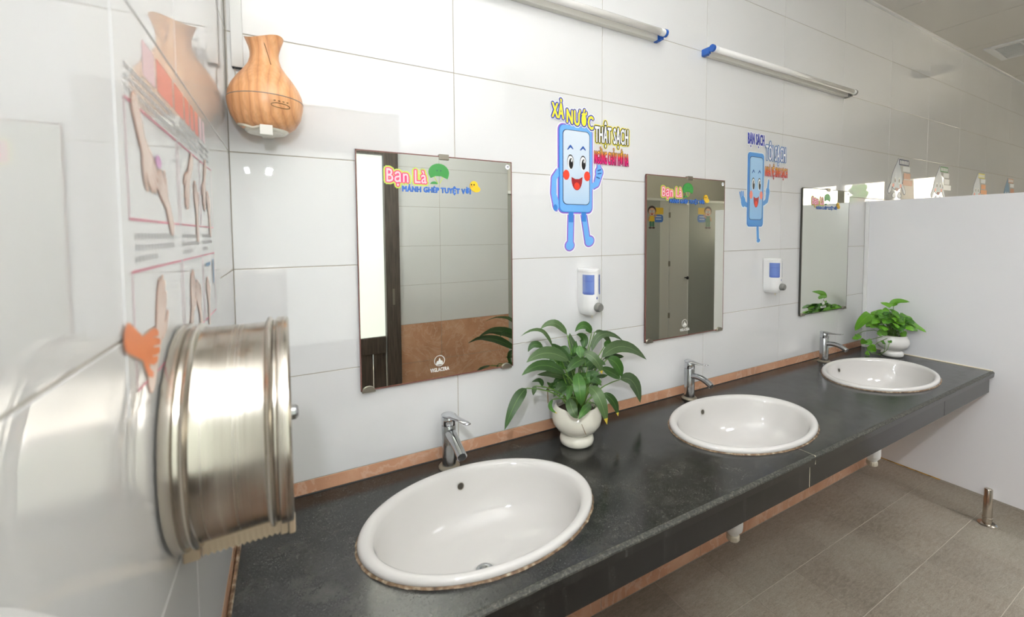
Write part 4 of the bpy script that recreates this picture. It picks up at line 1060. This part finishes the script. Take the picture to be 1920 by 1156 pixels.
# ------------------------------------------------------------------ cable trunking and wooden diffuser in the corner
tk = empty('cable_trunking', (.026, 0, 1.965), label='white plastic cable trunking running up the tile corner above the wooden diffuser', cat='trunking')
boxobj('cover', (.013, -.015, 1.965), (.038, -.001, CEIL-.02), M['white_plastic'], tk, .0015)
boxobj('open_end', (.0145, -.0138, 1.9635), (.0365, -.002, 1.9652), M['dark'], tk)
bm = bmesh.new(); tube(bm, [(.019, -.005, 1.966), (.020, -.004, 1.93), (.022, -.004, 1.83), (.05, -.02, 1.80)], .0012, 6); bmobj('cable', bm, M['cable'], tk)
bm = bmesh.new(); tube(bm, [(.006, -.006, 2.4), (.0035, -.004, 2.2), (.004, -.006, 2.1), (.003, -.004, 1.9)], .0009, 5); bmobj('cable', bm, M['cable'], tk)
df = empty('aroma_diffuser', (.0865, -.085, 1.797), label='wood-grain vase shaped aroma diffuser mounted high in the tiled corner', cat='diffuser')
dc = (.0865, -.085, 1.797)
bm = bmesh.new(); lathe(bm, [(0, .002), (.048, .002), (.062, .012), (.0745, .034), (.080, .058), (.0807, .0705)], dc, 64); bmobj('lower_body', bm, M['wood'], df, True)
bm = bmesh.new(); lathe(bm, [(.0795, .0705), (.0812, .0708), (.0812, .0722), (.0795, .0725)], dc, 64); bmobj('seam_ring', bm, M['grey_plastic'], df, True)
def lip(a, j):
    k = max(0, (j-6)/4); s = cos(2*(a+.62)); return (.006*k*max(0, s), .007*k*s - .004*k)
bm = bmesh.new(); lathe(bm, [(.0807, .0725), (.0785, .086), (.0715, .104), (.0585, .125), (.0450, .143), (.0355, .158), (.0310, .173), (.0300, .187), (.0320, .200), (.0355, .212), (.0385, .222), (.0365, .2215), (.030, .205), (.027, .187), (.03, .17), (0, .168)], dc, 64, wob=lambda a, j: lip(a, j) if j < 12 else (0, 0))
up_ = auto_smooth(bmobj('upper_body', bm, M['wood'], df), 60)
bm = bmesh.new(); pts = []
for k in range(32):       # the carved petal line and the oval button outline
    a = 2*pi*k/32; dx = .017*cos(a)+.004*(1 if cos(a) > 0 else -1); dz = .0052*sin(a); t = radians(24)+dx/.0795
    pts.append((dc[0]+.0793*sin(t), dc[1]-.0793*cos(t), dc[2]+.048+dz))
tube(bm, pts+[pts[0]], .0008, 5, cap=False); bmobj('button', bm, M['stem_brown'], df)
bm = bmesh.new()
for k in range(4):
    t = radians(24)+(-.014+.0095*k)/.08; box(bm, tuple(Vector((dc[0]+.0802*sin(t), dc[1]-.0802*cos(t), dc[2]+.0575))-Vector((.002, .0012, .0007))), tuple(Vector((dc[0]+.0802*sin(t), dc[1]-.0802*cos(t), dc[2]+.0575))+Vector((.002, .0004, .0007))))
bmobj('indicator', bm, M['stem_brown'], df)
bm = bmesh.new(); ln = []
for k in range(13):
    u = k/12; z = .213-.062*u; i_ = u; t = radians(-6+26*sin(u*pi/2)); r0 = .0352-.004*sin(u*pi)*1.2 if z > .18 else .0310+(.187-z)**1.3*.9
    R_ = [(.143, .0450), (.158, .0355), (.173, .0310), (.187, .0300), (.200, .0320), (.212, .0352), (.222, .038)]
    for (za, ra), (zb, rb) in zip(R_, R_[1:]):
        if za <= z <= zb: r0 = ra+(rb-ra)*(z-za)/(zb-za)
    ln.append((dc[0]+(r0+.0003)*sin(t), dc[1]-(r0+.0003)*cos(t), dc[2]+z))
tube(bm, ln, .0008, 5); bmobj('carved_line', bm, M['stem_brown'], df)
boxobj('bracket', (.074, -.148, 1.777), (.100, -.142, 1.800), M['batten'], df, .001)
boxobj('bracket_arm', (.074, -.142, 1.7945), (.100, -.001, 1.797), M['batten'], df)
bm = bmesh.new(); tube(bm, [(.03, -.11, 1.803), (.045, -.135, 1.797), (.06, -.138, 1.792), (.075, -.132, 1.799)], .003, 8); bmobj('plug_cable', bm, M['white_plastic_old'], df, True)
bm = bmesh.new(); lathe(bm, [(0, -.006), (.040, -.006), (.045, -.002), (.047, .0015), (0, .0018)], dc, 40); bmobj('base', bm, M['cream'], df)

# ------------------------------------------------------------------ round steel paper dispenser on the near wall
DY, DZ = -.66, 1.297
dp = empty('paper_dispenser', (0, DY, DZ), label='round dented stainless steel jumbo paper dispenser on the near tile wall', cat='dispenser')
def xlathe(name, prof, mat, parent, n=96, dent=False, c=(DY, DZ)):
    bm = bmesh.new(); lathe(bm, [(r, x) for r, x in prof], n=n)
    for v in bm.verts:
        a, b, h = v.co
        if dent: q = 1+.004*sin(3*math.atan2(b, a)+h*40)+.003*sin(7*math.atan2(b, a)-h*60)*(abs(h-.06) < .034); a *= q; b *= q
        v.co = (h, c[0]+a, c[1]+b)
    return auto_smooth(bmobj(name, bm, mat, parent), 35)
xlathe('drum', [(0, .0032), (.1335, .0032), (.1345, .005), (.1345, .0125), (.1305, .0145), (.1300, .0185), (.1335, .0205), (.1340, .0225), (.1325, .0245), (.1285, .0265), (.1275, .03), (.1272, .05), (.1272, .07), (.1275, .090), (.1280, .0935), (.1325, .0955), (.1340, .098), (.1325, .1005), (.1290, .1025), (0, .1025)], M['steel'], dp, dent=True)
cov = xlathe('cover', [(0, .1027), (.1295, .1027), (.1297, .105), (.1325, .1065), (.1330, .108), (.1330, .1175), (.1315, .1195), (.128, .1203), (0, .1203)], M['steel'], dp)
xlathe('lock', [(0, .1203), (.010, .1203), (.010, .1255), (.007, .1285), (0, .129)], M['chrome'], cov, 24)
bm = bmesh.new(); nt = 15; top = []; bot = []
for i in range(nt*2+1):
    x = .022+.0905*i/(nt*2); top.append((x, -.7005, 1.1745)); bot.append((x, -.7025, 1.1555+(.0032 if i % 2 else 0)))
for dy in (0, .0015): pass
T = [bm.verts.new(p) for p in top]; B_ = [bm.verts.new(p) for p in bot]
for i in range(nt*2): bm.faces.new((T[i], T[i+1], B_[i+1], B_[i]))
r_ = bmesh.ops.extrude_face_region(bm, geom=list(bm.faces)); bmesh.ops.translate(bm, verts=[v for v in r_['geom'] if isinstance(v, bmesh.types.BMVert)], vec=(0, .0018, 0))
bmobj('serrated_blade', bm, M['blade'], dp)
boxobj('blade_holder', (.004, -.708, 1.156), (.021, -.694, 1.174), M['blade'], dp, .002)
boxobj('blade_holder', (.1135, -.706, 1.153), (.121, -.692, 1.175), M['blade'], dp, .002)
boxobj('blade_holder', (.006, -.62, 1.160), (.119, -.612, 1.182), M['blade'], dp, .001)
boxobj('blade_holder', (.104, -.7045, 1.155), (.112, -.698, 1.1755), M['blade'], dp, .001)
